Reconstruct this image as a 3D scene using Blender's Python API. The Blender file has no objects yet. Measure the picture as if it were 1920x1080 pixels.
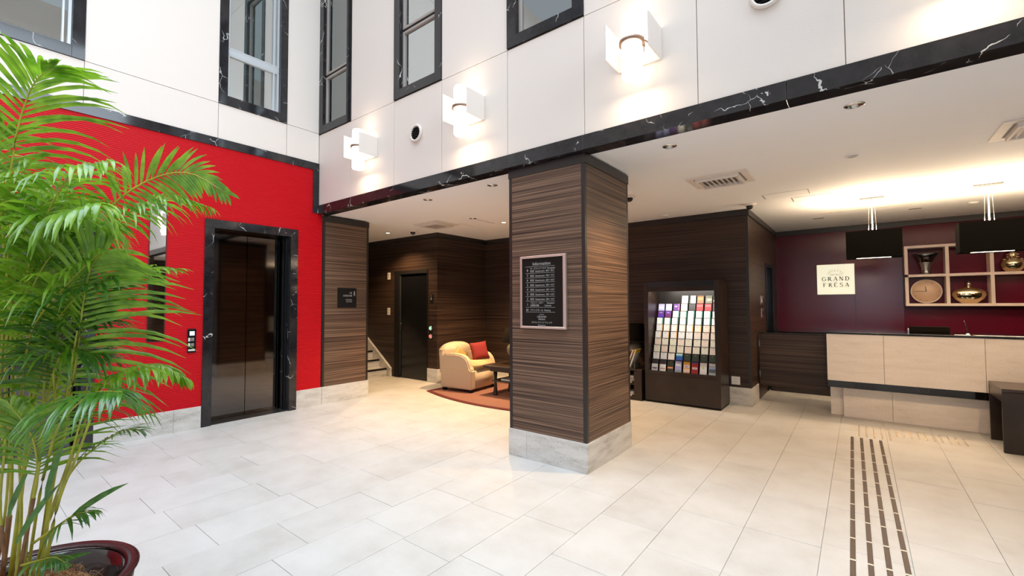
import bpy, bmesh, math, random
from mathutils import Vector, Matrix
C = bpy.context.scene.collection
S = bpy.context.scene
PI = math.pi
R = math.radians
random.seed(11)

# ------------------------------------------------------------------ camera
FPX, YAW, PITCH, ROLL, EYE = 834.0, .662, .0361, -.0042, 1.5
cd = bpy.data.cameras.new('camera'); cam = bpy.data.objects.new('camera', cd); C.objects.link(cam)
cd.sensor_fit = 'HORIZONTAL'; cd.sensor_width = 36; cd.lens = 36 * FPX / 1920; cd.clip_start = .05
fwd = Vector((0, math.cos(PITCH), math.sin(PITCH))); up = Vector((0, -math.sin(PITCH), math.cos(PITCH))); rt = Vector((1, 0, 0))
rt, up = rt * math.cos(ROLL) + up * math.sin(ROLL), -rt * math.sin(ROLL) + up * math.cos(ROLL)
YM = Matrix(((math.cos(YAW), -math.sin(YAW), 0), (math.sin(YAW), math.cos(YAW), 0), (0, 0, 1)))
rt, up, fwd = YM @ rt, YM @ up, YM @ fwd
cam.matrix_world = Matrix(((rt.x, up.x, -fwd.x, 0), (rt.y, up.y, -fwd.y, 0), (rt.z, up.z, -fwd.z, EYE), (0, 0, 0, 1)))
S.camera = cam

def at(px, py, depth):           # a pixel measured in the photograph, at a real distance, as a point of the room
    return Vector((0, 0, EYE)) + ((px - 960) / FPX * rt - (py - 540) / FPX * up + fwd) * depth

# ------------------------------------------------------------------ world, daylight, exposure
w = bpy.data.worlds.new('daylight'); S.world = w; w.use_nodes = True
w.node_tree.nodes['Background'].inputs[0].default_value = (.86, .93, 1, 1)
w.node_tree.nodes['Background'].inputs[1].default_value = .42
S.view_settings.view_transform = 'Standard'; S.view_settings.look = 'None'
S.view_settings.gamma = 1; S.view_settings.use_curve_mapping = False
S.view_settings.exposure = 0.35

def area(name, loc, rot, sx, sy, power, col, spread=180):
    l = bpy.data.lights.new(name, 'AREA'); l.shape = 'RECTANGLE'; l.size = sx; l.size_y = sy
    l.energy = power; l.color = col; l.spread = R(spread)
    o = bpy.data.objects.new(name, l); C.objects.link(o); o.location = loc; o.rotation_euler = rot
    return o
area('skylight_daylight', (-2.0, .2, 8.9), (0, 0, 0), 8.4, 6.0, 320, (.73, .87, 1), 98)
area('entrance_daylight', (3.1, .2, 2.6), (0, R(90), 0), 4.6, 6.0, 24, (.74, .87, 1), 110)
area('clerestory_daylight', (3.0, .2, 6.15), (0, R(82), 0), 4.0, 5.6, 95, (.76, .88, 1), 75)
area('door_daylight', (.3, -3.6, 1.95), (R(90), 0, 0), 2.2, 1.5, 60, (.66, .76, 1))

# ------------------------------------------------------------------ materials
def nt(name):
    m = bpy.data.materials.new(name); m.use_nodes = True
    return m, m.node_tree, m.node_tree.nodes['Principled BSDF']
def setp(b, **k):
    for n, v in k.items():
        s = b.inputs[n.replace('_', ' ')]
        s.default_value = (*v, 1) if isinstance(v, tuple) and len(v) == 3 else v
def plain(name, col, rough=.5, metal=0, spec=.5, coat=0, emis=None, es=0, noise=0, bump=0, nscale=20):
    m, t, b = nt(name)
    setp(b, Base_Color=col, Roughness=rough, Metallic=metal, Specular_IOR_Level=spec, Coat_Weight=coat, Coat_Roughness=.04)
    if emis: setp(b, Emission_Color=emis, Emission_Strength=es)
    if noise or bump:
        tc = t.nodes.new('ShaderNodeTexCoord'); n = t.nodes.new('ShaderNodeTexNoise')
        n.inputs['Scale'].default_value = nscale; n.inputs['Detail'].default_value = 5
        t.links.new(tc.outputs['Object'], n.inputs['Vector'])
        if noise:
            r = t.nodes.new('ShaderNodeValToRGB')
            r.color_ramp.elements[0].position = .3; r.color_ramp.elements[1].position = .7
            r.color_ramp.elements[0].color = (*[c * (1 - noise) for c in col], 1)
            r.color_ramp.elements[1].color = (*[min(1, c * (1 + noise)) for c in col], 1)
            t.links.new(n.outputs['Fac'], r.inputs['Fac']); t.links.new(r.outputs['Color'], b.inputs['Base Color'])
        if bump:
            bp = t.nodes.new('ShaderNodeBump'); bp.inputs['Strength'].default_value = bump; bp.inputs['Distance'].default_value = .01
            t.links.new(n.outputs['Fac'], bp.inputs['Height']); t.links.new(bp.outputs['Normal'], b.inputs['Normal'])
    return m
def mth(t, op, a, b=None):
    n = t.nodes.new('ShaderNodeMath'); n.operation = op
    for i, v in ((0, a), (1, b)):
        if v is None: continue
        if isinstance(v, (int, float)): n.inputs[i].default_value = v
        else: t.links.new(v, n.inputs[i])
    return n.outputs[0]
def ramp(t, fac, stops):
    r = t.nodes.new('ShaderNodeValToRGB'); e = r.color_ramp.elements
    while len(e) < len(stops): e.new(.5)
    for i, (p, c) in enumerate(stops): e[i].position = p; e[i].color = (*c, 1)
    t.links.new(fac, r.inputs['Fac']); return r.outputs['Color']
def geopos(t, scale):
    g = t.nodes.new('ShaderNodeNewGeometry'); mp = t.nodes.new('ShaderNodeMapping'); mp.inputs['Scale'].default_value = scale
    t.links.new(g.outputs['Position'], mp.inputs['Vector']); return mp.outputs[0]
def noise(t, vec, scale, detail=4, rough=.5):
    n = t.nodes.new('ShaderNodeTexNoise'); n.inputs['Scale'].default_value = scale; n.inputs['Detail'].default_value = detail
    n.inputs['Roughness'].default_value = rough; t.links.new(vec, n.inputs['Vector']); return n.outputs['Fac']
def bumpn(t, b, h, s, d=.01):
    bp = t.nodes.new('ShaderNodeBump'); bp.inputs['Strength'].default_value = s; bp.inputs['Distance'].default_value = d
    t.links.new(h, bp.inputs['Height']); t.links.new(bp.outputs['Normal'], b.inputs['Normal'])

def veneer(name, c0, c1, c2, rough=.42, spec=.4):     # fine horizontal zebra grain
    m, t, b = nt(name)
    n1 = noise(t, geopos(t, (.55, .55, 105)), 1, 2, .5)
    n2 = noise(t, geopos(t, (.45, .45, 38)), 1, 2, .5)
    f = mth(t, 'ADD', mth(t, 'MULTIPLY', n1, .72), mth(t, 'MULTIPLY', n2, .28))
    t.links.new(ramp(t, f, [(.36, c0), (.49, c1), (.62, c2)]), b.inputs['Base Color'])
    setp(b, Roughness=rough, Specular_IOR_Level=spec); bumpn(t, b, f, .25, .004)
    return m
def marble(name, base, vein, rough=.08, thr=.985):
    m, t, b = nt(name)
    p = geopos(t, (1, 1, 1)); nn = t.nodes.new('ShaderNodeTexNoise'); nn.inputs['Scale'].default_value = 2.2; nn.inputs['Detail'].default_value = 5
    t.links.new(p, nn.inputs['Vector'])
    mix = t.nodes.new('ShaderNodeMix'); mix.data_type = 'VECTOR'; mix.inputs['Factor'].default_value = .38
    t.links.new(p, mix.inputs['A']); t.links.new(nn.outputs['Color'], mix.inputs['B'])
    v = t.nodes.new('ShaderNodeTexVoronoi'); v.feature = 'DISTANCE_TO_EDGE'; v.inputs['Scale'].default_value = 5.5
    t.links.new(mix.outputs['Result'], v.inputs['Vector'])
    msk = noise(t, p, 4.5, 3)
    wd = mth(t, 'MULTIPLY', mth(t, 'MAXIMUM', mth(t, 'SUBTRACT', msk, .52), 0), .10)
    vein_f = mth(t, 'LESS_THAN', v.outputs['Distance'], wd)
    cloud = noise(t, p, 9, 6, .6)
    c = t.nodes.new('ShaderNodeMix'); c.data_type = 'RGBA'
    t.links.new(vein_f, c.inputs['Factor'])
    t.links.new(ramp(t, cloud, [(.3, tuple(x * .6 for x in base)), (.7, tuple(x * 1.5 for x in base))]), c.inputs['A'])
    c.inputs['B'].default_value = (*vein, 1)
    t.links.new(c.outputs['Result'], b.inputs['Base Color'])
    setp(b, Roughness=rough, Specular_IOR_Level=.5)
    return m
def ribbed(name, col, rough, pitch, strength, spec=.5):
    m, t, b = nt(name); g = t.nodes.new('ShaderNodeNewGeometry'); s = t.nodes.new('ShaderNodeSeparateXYZ')
    t.links.new(g.outputs['Position'], s.inputs[0])
    h = mth(t, 'SINE', mth(t, 'MULTIPLY', s.outputs['Z'], 2 * PI / pitch))
    setp(b, Base_Color=col, Roughness=rough, Specular_IOR_Level=spec); bumpn(t, b, h, strength, .002)
    return m
def stone(name, c0, c1, speck, rough=.45, grain=160, stretch=(1, 1, 1), bump=.05, objvar=.0, spec=.5):
    m, t, b = nt(name)
    big = noise(t, geopos(t, stretch), 3.2, 5, .6)
    sm = noise(t, geopos(t, (1, 1, 1)), grain, 2, .7)
    f = mth(t, 'ADD', mth(t, 'MULTIPLY', big, .6), mth(t, 'MULTIPLY', sm, .4))
    if objvar:
        oi = t.nodes.new('ShaderNodeObjectInfo')
        f = mth(t, 'ADD', f, mth(t, 'MULTIPLY', mth(t, 'SUBTRACT', oi.outputs['Random'], .5), objvar))
    t.links.new(ramp(t, f, [(.34, speck), (.46, c0), (.62, c1)]), b.inputs['Base Color'])
    setp(b, Roughness=rough, Specular_IOR_Level=spec)
    if bump: bumpn(t, b, sm, bump, .003)
    return m

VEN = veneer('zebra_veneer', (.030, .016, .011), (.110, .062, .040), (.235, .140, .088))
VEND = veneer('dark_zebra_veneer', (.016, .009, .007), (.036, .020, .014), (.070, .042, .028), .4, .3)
TRIMD = plain('dark_brown_trim', (.018, .013, .011), .35)
MARB = marble('black_marble', (.016, .015, .017), (.55, .54, .52))
RED = ribbed('red_ribbed_panel', (.53, .004, .010), .42, .020, .7, .14)
WHITE = plain('cream_wall_panel', (.785, .70, .635), .55, spec=.3, bump=.06, nscale=120)
WHITEJ = plain('panel_joint', (.46, .37, .28), .8)
CEIL = plain('ceiling_white', (.92, .90, .90), .8, spec=.2)
FLOOR = stone('limestone_tile', (.55, .53, .50), (.60, .585, .56), (.49, .465, .43), .45, 170, (1, 1, 1), .04, .10)
GROUT = plain('floor_grout', (.50, .48, .45), .9)
BASE = stone('stone_base', (.60, .575, .54), (.72, .70, .67), (.36, .33, .29), .55, 120, (1, 1, 4), .08)
CSTONE = stone('counter_limestone', (.82, .73, .64), (.87, .79, .71), (.74, .65, .55), .4, 60, (1, 1, 5), .03)
BLACKM = marble('counter_black_granite', (.008, .007, .008), (.08, .07, .06), .07)
MAROON = plain('maroon_lacquer', (.090, .003, .014), .2, spec=.2)
MAROONG = plain('maroon_gloss_lacquer', (.080, .003, .014), .2, spec=.5)
MIRR = plain('dark_mirror', (.30, .28, .27), .03, 1)
STEELD = plain('elevator_door_dark_mirror', (.115, .105, .10), .05, 1)
STEEL = plain('brushed_steel', (.55, .53, .50), .3, 1)
SILVER = plain('silver_mirror_mirror', (.86, .87, .88), .02, 1)
BLACK = plain('black_gloss', (.006, .006, .007), .2)
BLACKMAT = plain('black_matte', (.007, .006, .006), .6, spec=.25)
SHADE = plain('black_shade_fabric', (.006, .005, .004), .95, spec=.08)
BOARD = plain('dark_brown_board', (.012, .009, .007), .5, spec=.15)
VOID = plain('dark_recess', (.004, .004, .004), .9)
DWOOD = plain('dark_stained_wood', (.022, .012, .007), .35, noise=.4, nscale=6)
TABW = plain('walnut_black_table', (.030, .018, .012), .3, noise=.3, nscale=8)
SASH = plain('grey_brown_window_sash', (.36, .31, .28), .4)
SASHW = plain('silver_window_sash', (.55, .57, .59), .35, .3)
CURT = plain('pale_blind', (.50, .45, .39), .9)
CURTG = plain('pale_green_blind', (.72, .76, .74), .9)
FABRIC = plain('beige_upholstery', (.60, .47, .34), .9, noise=.06, bump=.3, nscale=90, spec=.2)
FABRIC2 = plain('yellow_beige_seat_fabric', (.62, .47, .25), .9, bump=.2, nscale=90, spec=.2)
CUSHR = plain('crimson_cushion_fabric', (.22, .014, .014), .85, bump=.3, nscale=120)
CUSHG = plain('gold_cushion_fabric', (.42, .26, .08), .5, bump=.3, nscale=60)
RUG = plain('terracotta_rug', (.24, .105, .075), .95, noise=.18, bump=.5, nscale=60)
RUGB = plain('dark_red_rug_border', (.10, .010, .007), .95, bump=.5, nscale=90)
GLASSY = plain('smoked_ceramic', (.16, .16, .13), .12)
PLASTIC = plain('ivory_plastic', (.75, .72, .66), .4)
WPLATE = plain('white_wall_plate', (.80, .79, .77), .35)
WLACQ = plain('cream_shelf_lacquer', (.86, .68, .58), .35)
CHROME = plain('chrome', (.85, .83, .8), .08, 1)
BRONZE = plain('bronze_band', (.30, .20, .15), .35, .6)
GOLD = plain('brass_stud', (.80, .58, .32), .25, 1)
RUBBER = plain('brown_guide_bar', (.075, .045, .032), .5)
CREAM = plain('cream_joint_piece', (.75, .69, .55), .5)
PAPERW = plain('white_paper', (.80, .79, .76), .6)
LETTER = plain('white_lettering', (.42, .41, .39), .5)
INK = plain('black_lettering', (.01, .012, .02), .5)
TUBE = plain('lit_opal_glass', (.95, .9, .8), .3, emis=(1, .90, .74), es=2.6)
LEDW = plain('lit_diffuser', (.95, .9, .8), .3, emis=(1, .86, .66), es=5)
LAMPON = plain('lit_downlight_lamp', (1, .9, .7), .3, emis=(1, .82, .50), es=14)
SIGNL = plain('backlit_cream_sign', (.85, .83, .62), .4, emis=(1, .98, .76), es=.5)
GREENL = plain('green_lit_button', (.1, .8, .3), .3, emis=(.3, 1, .5), es=1.2)
REDL = plain('red_lit_button', (.8, .1, .1), .3, emis=(1, .15, .15), es=1.0)
SCREEN = plain('blue_white_display', (.6, .7, .9), .3, emis=(.6, .75, 1), es=.9)
SOIL = plain('coir_fibre', (.33, .17, .075), .95, noise=.4, bump=.8, nscale=40)
POT = plain('black_brown_glazed_pot', (.012, .008, .008), .12, noise=.5, nscale=60, coat=.4)
POTRIM = plain('maroon_speckled_pot_rim', (.038, .010, .011), .25, noise=.7, nscale=240)
def leafmat(name, c0, c1, transl):
    m, t, b = nt(name); p = geopos(t, (1, 1, 1)); n = noise(t, p, 14, 2)
    col = ramp(t, n, [(.35, c0), (.65, c1)]); t.links.new(col, b.inputs['Base Color']); setp(b, Roughness=.24, Specular_IOR_Level=.8)
    tr = t.nodes.new('ShaderNodeBsdfTranslucent'); t.links.new(col, tr.inputs['Color'])
    mx = t.nodes.new('ShaderNodeMixShader'); mx.inputs[0].default_value = transl
    t.links.new(b.outputs[0], mx.inputs[1]); t.links.new(tr.outputs[0], mx.inputs[2])
    t.links.new(mx.outputs[0], t.nodes['Material Output'].inputs['Surface']); return m
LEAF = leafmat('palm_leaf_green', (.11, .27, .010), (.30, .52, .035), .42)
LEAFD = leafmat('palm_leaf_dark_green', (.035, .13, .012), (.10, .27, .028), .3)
STEM = plain('yellow_green_palm_cane', (.38, .36, .03), .4, noise=.35, nscale=9)
STEMB = plain('brown_cane_sheath', (.22, .10, .04), .7, noise=.3, nscale=20)
def thinglass(name, tint, gl, bg_rough=.01):
    m, t, b = nt(name); t.nodes.remove(b)
    tr = t.nodes.new('ShaderNodeBsdfTransparent'); tr.inputs[0].default_value = (*tint, 1)
    g = t.nodes.new('ShaderNodeBsdfGlossy'); g.inputs['Roughness'].default_value = bg_rough; g.inputs[0].default_value = (.9, .95, .95, 1)
    fr = t.nodes.new('ShaderNodeFresnel'); fr.inputs['IOR'].default_value = 1.5
    mx = t.nodes.new('ShaderNodeMixShader')
    t.links.new(mth(t, 'MINIMUM', mth(t, 'ADD', fr.outputs[0], gl), 1), mx.inputs[0])
    t.links.new(tr.outputs[0], mx.inputs[1]); t.links.new(g.outputs[0], mx.inputs[2])
    t.links.new(mx.outputs[0], t.nodes['Material Output'].inputs['Surface']); return m
PANE = thinglass('window_glass', (.9, .95, .93), .22)
PANEM = thinglass('coated_window_glass', (.8, .84, .84), .5)
CLEARG = thinglass('clear_downlight_glass', (.95, .95, .95), .10)
VASEG = thinglass('smoky_vase_glass', (.62, .52, .50), .10, .08)

# ------------------------------------------------------------------ mesh helpers
WM = {}
class MB:
    """collects shapes given in world coordinates (or local when built with local=True)"""
    def __init__(s): s.bm = bmesh.new(); s.mats = []
    def _mi(s, m):
        if m is None: return 0
        if m not in s.mats: s.mats.append(m)
        return s.mats.index(m)
    def _merge(s, tmp, M=None, m=None, smooth=False):
        if M is not None: tmp.transform(M)
        mi = s._mi(m)
        vm = [s.bm.verts.new(v.co) for v in tmp.verts]
        tmp.verts.index_update()
        for f in tmp.faces:
            try: nf = s.bm.faces.new([vm[v.index] for v in f.verts])
            except ValueError: continue
            nf.smooth = smooth; nf.material_index = mi
        tmp.free(); return s
    def box(s, x0, y0, z0, x1, y1, z1, bev=0, m=None, M=None, seg=1):
        t = bmesh.new(); bmesh.ops.create_cube(t, size=1)
        for v in t.verts: v.co = Vector(((x0 + x1) / 2 + v.co.x * abs(x1 - x0), (y0 + y1) / 2 + v.co.y * abs(y1 - y0), (z0 + z1) / 2 + v.co.z * abs(z1 - z0)))
        if bev: bmesh.ops.bevel(t, geom=t.edges[:], offset=bev, segments=seg, affect='EDGES')
        return s._merge(t, M, m, seg > 1)
    def prism(s, pts, axis, a, b, bev=0, m=None, M=None, smooth=False, seg=1):
        """polygon pts extruded along axis from a to b. axis 'x': pts=(y,z); 'y': (x,z); 'z': (x,y)"""
        t = bmesh.new(); f = {'x': lambda p, q: (q, p[0], p[1]), 'y': lambda p, q: (p[0], q, p[1]), 'z': lambda p, q: (p[0], p[1], q)}[axis]
        A = [t.verts.new(f(p, a)) for p in pts]; B = [t.verts.new(f(p, b)) for p in pts]; n = len(pts)
        t.faces.new(A); t.faces.new(B[::-1])
        for i in range(n): t.faces.new((A[i], B[i], B[(i + 1) % n], A[(i + 1) % n]))
        bmesh.ops.recalc_face_normals(t, faces=t.faces[:])
        if bev: bmesh.ops.bevel(t, geom=t.edges[:], offset=bev, segments=seg, affect='EDGES')
        return s._merge(t, M, m, smooth)
    def lathe(s, prof, n=24, c=(0, 0, 0), m=None, M=None, caps=True, smooth=True, sx=1, sy=1):
        t = bmesh.new(); rings = []
        for r, z in prof:
            rings.append([t.verts.new((c[0] + sx * r * math.cos(2 * PI * k / n), c[1] + sy * r * math.sin(2 * PI * k / n), c[2] + z)) for k in range(n)])
        for a, b in zip(rings, rings[1:]):
            for k in range(n): t.faces.new((a[k], a[(k + 1) % n], b[(k + 1) % n], b[k]))
        if caps:
            t.faces.new(rings[0][::-1]); t.faces.new(rings[-1])
        return s._merge(t, M, m, smooth)
    def tube(s, pts, r, n=8, m=None, smooth=True):
        t = bmesh.new(); rings = []; N = len(pts); pts = [Vector(p) for p in pts]
        for i, p in enumerate(pts):
            d = (pts[min(i + 1, N - 1)] - pts[max(i - 1, 0)]).normalized()
            a = d.cross(Vector((0, 0, 1)) if abs(d.z) < .95 else Vector((1, 0, 0))).normalized(); b = d.cross(a)
            rr = r[i] if isinstance(r, (list, tuple)) else r
            rings.append([t.verts.new(p + rr * (a * math.cos(2 * PI * k / n) + b * math.sin(2 * PI * k / n))) for k in range(n)])
        for a, b in zip(rings, rings[1:]):
            for k in range(n): t.faces.new((a[k], a[(k + 1) % n], b[(k + 1) % n], b[k]))
        t.faces.new(rings[0][::-1]); t.faces.new(rings[-1])
        bmesh.ops.recalc_face_normals(t, faces=t.faces[:])
        return s._merge(t, None, m, smooth)
    def build(s, name, mat=None, parent=None, local=False, kind=None, label=None):
        me = bpy.data.meshes.new(name)
        if parent is not None and not local: s.bm.transform(WM[parent].inverted())
        bmesh.ops.recalc_face_normals(s.bm, faces=s.bm.faces[:])
        s.bm.to_mesh(me); s.bm.free()
        for m in ([mat] if mat else s.mats): me.materials.append(m)
        o = bpy.data.objects.new(name, me); C.objects.link(o)
        if parent is not None: o.parent = parent
        WM[o] = WM[parent] if parent is not None else Matrix.Identity(4)
        if kind: o['kind'] = kind
        if label: o['label'] = label
        return o
def tag(o, label, cat, group=None):
    o['label'] = label; o['category'] = cat
    if group: o['group'] = group
    return o
def thing(name, label, cat, loc=(0, 0, 0), rz=0, group=None):
    o = bpy.data.objects.new(name, None); C.objects.link(o); o.empty_display_size = .1
    o.location = loc; o.rotation_euler = (0, 0, rz); WM[o] = Matrix.Translation(loc) @ Matrix.Rotation(rz, 4, 'Z')
    return tag(o, label, cat, group)
def struct(name):
    o = bpy.data.objects.new(name, None); C.objects.link(o); o.empty_display_size = .1; o['kind'] = 'structure'
    WM[o] = Matrix.Identity(4); return o
def box(name, mat, parent, *a, **k):
    kind = k.pop('kind', None); label = k.pop('label', None)
    return MB().box(*a, **k).build(name, mat, parent, kind=kind, label=label)
def dup(root, loc, rz=None, label=None, name=None):
    r = root.copy(); C.objects.link(r); r.location = loc
    if rz is not None: r.rotation_euler = (0, 0, rz)
    if label: r['label'] = label
    def rec(src, dst):
        for ch in list(src.children):
            c = ch.copy(); C.objects.link(c); c.parent = dst; rec(ch, c)
    rec(root, r); return r
def grid_wall(axis, pos, thick, a0, a1, z0, z1, holes):
    """solid wall with rectangular holes; axis 'x' = wall in plane x=pos..pos+thick, spans y a0..a1"""
    A = sorted({a0, a1, *[h[i] for h in holes for i in (0, 1)]}); Z = sorted({z0, z1, *[h[i] for h in holes for i in (2, 3)]})
    A = [v for v in A if a0 <= v <= a1]; Z = [v for v in Z if z0 <= v <= z1]; mb = MB()
    for i in range(len(A) - 1):
        for j in range(len(Z) - 1):
            ca, cz = (A[i] + A[i + 1]) / 2, (Z[j] + Z[j + 1]) / 2
            if any(h[0] < ca < h[1] and h[2] < cz < h[3] for h in holes): continue
            if axis == 'x': mb.box(pos, A[i], Z[j], pos + thick, A[i + 1], Z[j + 1])
            else: mb.box(A[i], pos, Z[j], A[i + 1], pos + thick, Z[j + 1])
    return mb
_txt = []
def text(s, size, loc, right, upv, mat, parent, name='lettering', align='CENTER', extr=.0006, sx=1.0):
    cu = bpy.data.curves.new('t', 'FONT'); cu.body = s; cu.size = size; cu.align_x = align; cu.extrude = extr
    o = bpy.data.objects.new('t', cu); C.objects.link(o); bpy.context.view_layer.update()
    me = bpy.data.meshes.new_from_object(o.evaluated_get(bpy.context.evaluated_depsgraph_get())); bpy.data.objects.remove(o)
    r, u = Vector(right).normalized(), Vector(upv).normalized(); n = r.cross(u); r = r * sx
    M = Matrix(((r.x, u.x, n.x, loc[0]), (r.y, u.y, n.y, loc[1]), (r.z, u.z, n.z, loc[2]), (0, 0, 0, 1)))
    me.transform(WM[parent].inverted() @ M); me.materials.clear(); me.materials.append(mat)
    ob = bpy.data.objects.new(name, me); C.objects.link(ob); ob.parent = parent; WM[ob] = WM[parent]
    return ob

# ================================================================== SETTING
# ---- floor: base slab, a tile for each tile in view, and one joined piece for the tiles out of view
fl = struct('floor')
box('floor_bed', GROUT, fl, -10.2, -3.2, -.15, 4.2, 10.3, -.006)
tw, tl, g = .425, .64, .0024
base_tile = None; rest = MB(); mesh_by = {}
rr = random.Random(5)
cols = [(-6.42 - tw * 9) + k * tw + .0 for k in range(26)]
x0 = -2.77 - tw * 17
k = 0
while x0 + k * tw < 4.2:
    xa = x0 + k * tw; off = (k * .37 + .05) % tl if k % 2 else (k * .21) % tl
    off += rr.uniform(-.03, .03)
    y = -3.2 - tl + off
    while y < 10.2:
        xc, yc = xa + tw / 2, y + tl / 2
        # is it in front of the camera, in the visible floor area and big enough to be told apart?
        d = Vector((xc, yc, 0)) - Vector((0, 0, EYE)); z = d.dot(fwd); vis = False
        if z > .5:
            u_ = 960 + FPX * d.dot(rt) / z; v_ = 540 - FPX * d.dot(up) / z
            vis = -200 < u_ < 2100 and v_ < 1250 and yc < 8.0 and -6.8 < xc < 1.6 and (yc < 7.2 or xc > -1.2) and not (xc < -6.2 and yc < 3.4)
        if vis:
            key = 'tile'
            if key not in mesh_by:
                o = MB().box(-tw / 2 + g / 2, -tl / 2 + g / 2, -.012, tw / 2 - g / 2, tl / 2 - g / 2, 0, .0012).build('tile', FLOOR, fl); mesh_by[key] = o
            else:
                o = mesh_by[key].copy(); C.objects.link(o)
            o.location = (xc, yc, rr.uniform(-.0006, .0006))
        else:
            if xa > -10.2: rest.box(xa + g / 2, y + g / 2, -.012, xa + tw - g / 2, y + tl - g / 2, 0)
        y += tl
    k += 1
rest.build('tile_field', FLOOR, fl, kind='stuff')

# ---- atrium left wall (plane x = -6.42)
XL, YB = -6.42, 3.48
W2 = [(.0, .87, 4.1, 7.4), (2.125, 2.99, 4.1, 7.4)]      # window openings (y0,y1,z0,z1)
D2 = [(-.15, 1.02, 0, 2.59), (2.0, 3.17, 0, 2.59)]
wl = struct('wall_left')
grid_wall('x', XL - .2, .185, -3.2, YB, 0, 9, W2 + D2).build('wall_core', WHITEJ, wl)
grid_wall('x', XL - .015, .015, -3.2, YB + .06, .262, 3.53, [(a, b, c, d) for a, b, c, d in D2]).build('red_panel', RED, wl)
def panels(axis, pos, thick, splits, zs, holes, parent, gap=.0026):
    for j in range(len(zs) - 1):
        for i in range(len(splits) - 1):
            a, b, c, d = splits[i] + gap, splits[i + 1] - gap, zs[j] + gap, zs[j + 1] - gap
            if any(h[0] - .01 < (a + b) / 2 < h[1] + .01 and h[2] - .01 < (c + d) / 2 < h[3] + .01 for h in holes): continue
            if axis == 'x': box('panel', WHITE, parent, pos, a, c, pos + thick, b, d, .0015)
            else: box('panel', WHITE, parent, a, pos, c, b, pos + thick, d, .0015)
panels('x', XL - .014, .014, [-3.2, -1.2, 0, .87, 2.125, 2.99, YB - .004], [3.64, 4.1, 7.4, 9], W2, wl)
tr = struct('trim_1')
ys = [-3.2, -1.9, -.6, .7, 2.05, YB]
for a, b in zip(ys, ys[1:]): box('marble_slab', MARB, tr, XL - .014, a + .0008, 3.53, XL + .012, b - .0008, 3.64, .001)
box('marble_slab', MARB, tr, XL - .014, YB - .095, 2.88, XL + .012, YB - .001, 3.529, .001)
bl = struct('baseboard_left')
for a, b in ((-3.2, -1.6), (-1.6, -.151), (1.021, 1.72), (1.72, 1.999), (3.171, YB + .075)): box('base_stone', BASE, bl, XL - .014, a + .001, 0, XL + .010, b - .001, .262, .0015)

# ---- elevator doors in the left wall
def elevator(n, y0, y1):
    d = struct('door_%d' % n); x = XL
    box('marble_jamb', MARB, d, x - .25, y0, 0, x + .016, y0 + .105, 2.48, .002)
    box('marble_jamb', MARB, d, x - .25, y1 - .105, 0, x + .016, y1, 2.48, .002)
    box('marble_lintel', MARB, d, x - .25, y0, 2.481, x + .016, y1, 2.59, .002)
    ym = (y0 + y1) / 2
    for a, b in ((y0 + .105, ym - .003), (ym + .003, y1 - .105)): box('door_panel', STEELD, d, x - .265, a, .008, x - .235, b, 2.481, .001)
    for i, xx in enumerate((x - .16, x - .10)):
        box('jamb_fin', BLACK, d, xx - .012, y1 - .125, 0, xx + .012, y1 - .106, 2.48, .001)
    box('sill_plate', STEEL, d, x - .25, y0 + .105, 0, x - .002, y1 - .105, .004)
    box('shaft_back', VOID, d, x - .40, y0 - .01, 0, x - .30, y1 + .01, 2.62)
elevator(1, 2.0, 3.17); elevator(2, -.15, 1.02)

# ---- beige wall over the beam (plane y = 3.48) with its windows
XJ = [-6.43, -5.57, -4.60, -3.725, -2.76, -1.885, -.92, -.027, .94, 1.8, 2.7]
WB = [(-6.43, -5.57, 4.09, 7.4), (-4.60, -3.725, 4.09, 7.4), (-2.76, -1.885, 4.09, 7.4), (-.92, -.027, 4.09, 7.4), (.94, 1.8, 4.09, 7.4)]
wr = struct('wall_right')
grid_wall('y', YB + .014, .17, -6.6, 2.9, 3.0, 9, WB).build('wall_core', WHITEJ, wr)
panels('y', YB, .014, XJ, [3.0, 4.08, 7.4, 9], WB, wr)
tr2 = struct('trim_2')
xs = [XL + .0125, -4.9, -3.4, -1.895, -.35, 1.2, 2.9]
for a, b in zip(xs, xs[1:]): box('marble_slab', MARB, tr2, a + .0008, YB - .016, 2.868, b - .0008, YB + .15, 3.0, .002)

# ---- windows
def win_y(n, x0, x1, z0, z1, style):
    wd = struct('window_%d' % n); y = YB; jw = .115; t = .034
    f = dict(bev=.0015)
    box('marble_surround', MARB, wd, x0, y - .012, z0, x0 + jw, y + .12, z1, **f); box('marble_surround', MARB, wd, x1 - jw, y - .012, z0, x1, y + .12, z1, **f)
    box('marble_surround', MARB, wd, x0 + jw, y - .012, z0, x1 - jw, y + .12, z0 + .115, **f); box('marble_surround', MARB, wd, x0 + jw, y - .012, z1 - .1, x1 - jw, y + .12, z1, **f)
    a, b, c, d = x0 + jw + .001, x1 - jw - .001, z0 + .116, z1 - .101; yf = y + .035
    cells = [(c, 4.955), (4.985, d)] if style != 'fixed' else [(c, d)]
    if style != 'fixed': box('transom', BLACKMAT, wd, a, yf + .01, 4.955, b, yf + .06, 4.985)
    for c0, c1 in cells:
        m = MB(); m.box(a, yf, c0, a + t, yf + .05, c1, .004).box(b - t, yf, c0, b, yf + .05, c1, .004).box(a + t, yf, c0, b - t, yf + .05, c0 + t, .004).box(a + t, yf, c1 - t, b - t, yf + .05, c1, .004)
        m.build('sash', SASH, wd)
        box('pane', PANE if style == 'a' else PANEM, wd, a + t, yf + .025, c0 + t, b - t, yf + .029, c1 - t)
    box('blind', CURT if style == 'a' else CURTG, wd, x0 + .1, y + .125, z0 + .1, x1 - .1, y + .13, z1)
    if style == 'a': box('blind_edge', CURTG, wd, a + t + .01, y + .1, z0 + .12, a + t + .07, y + .11, z1 - .12)
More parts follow.
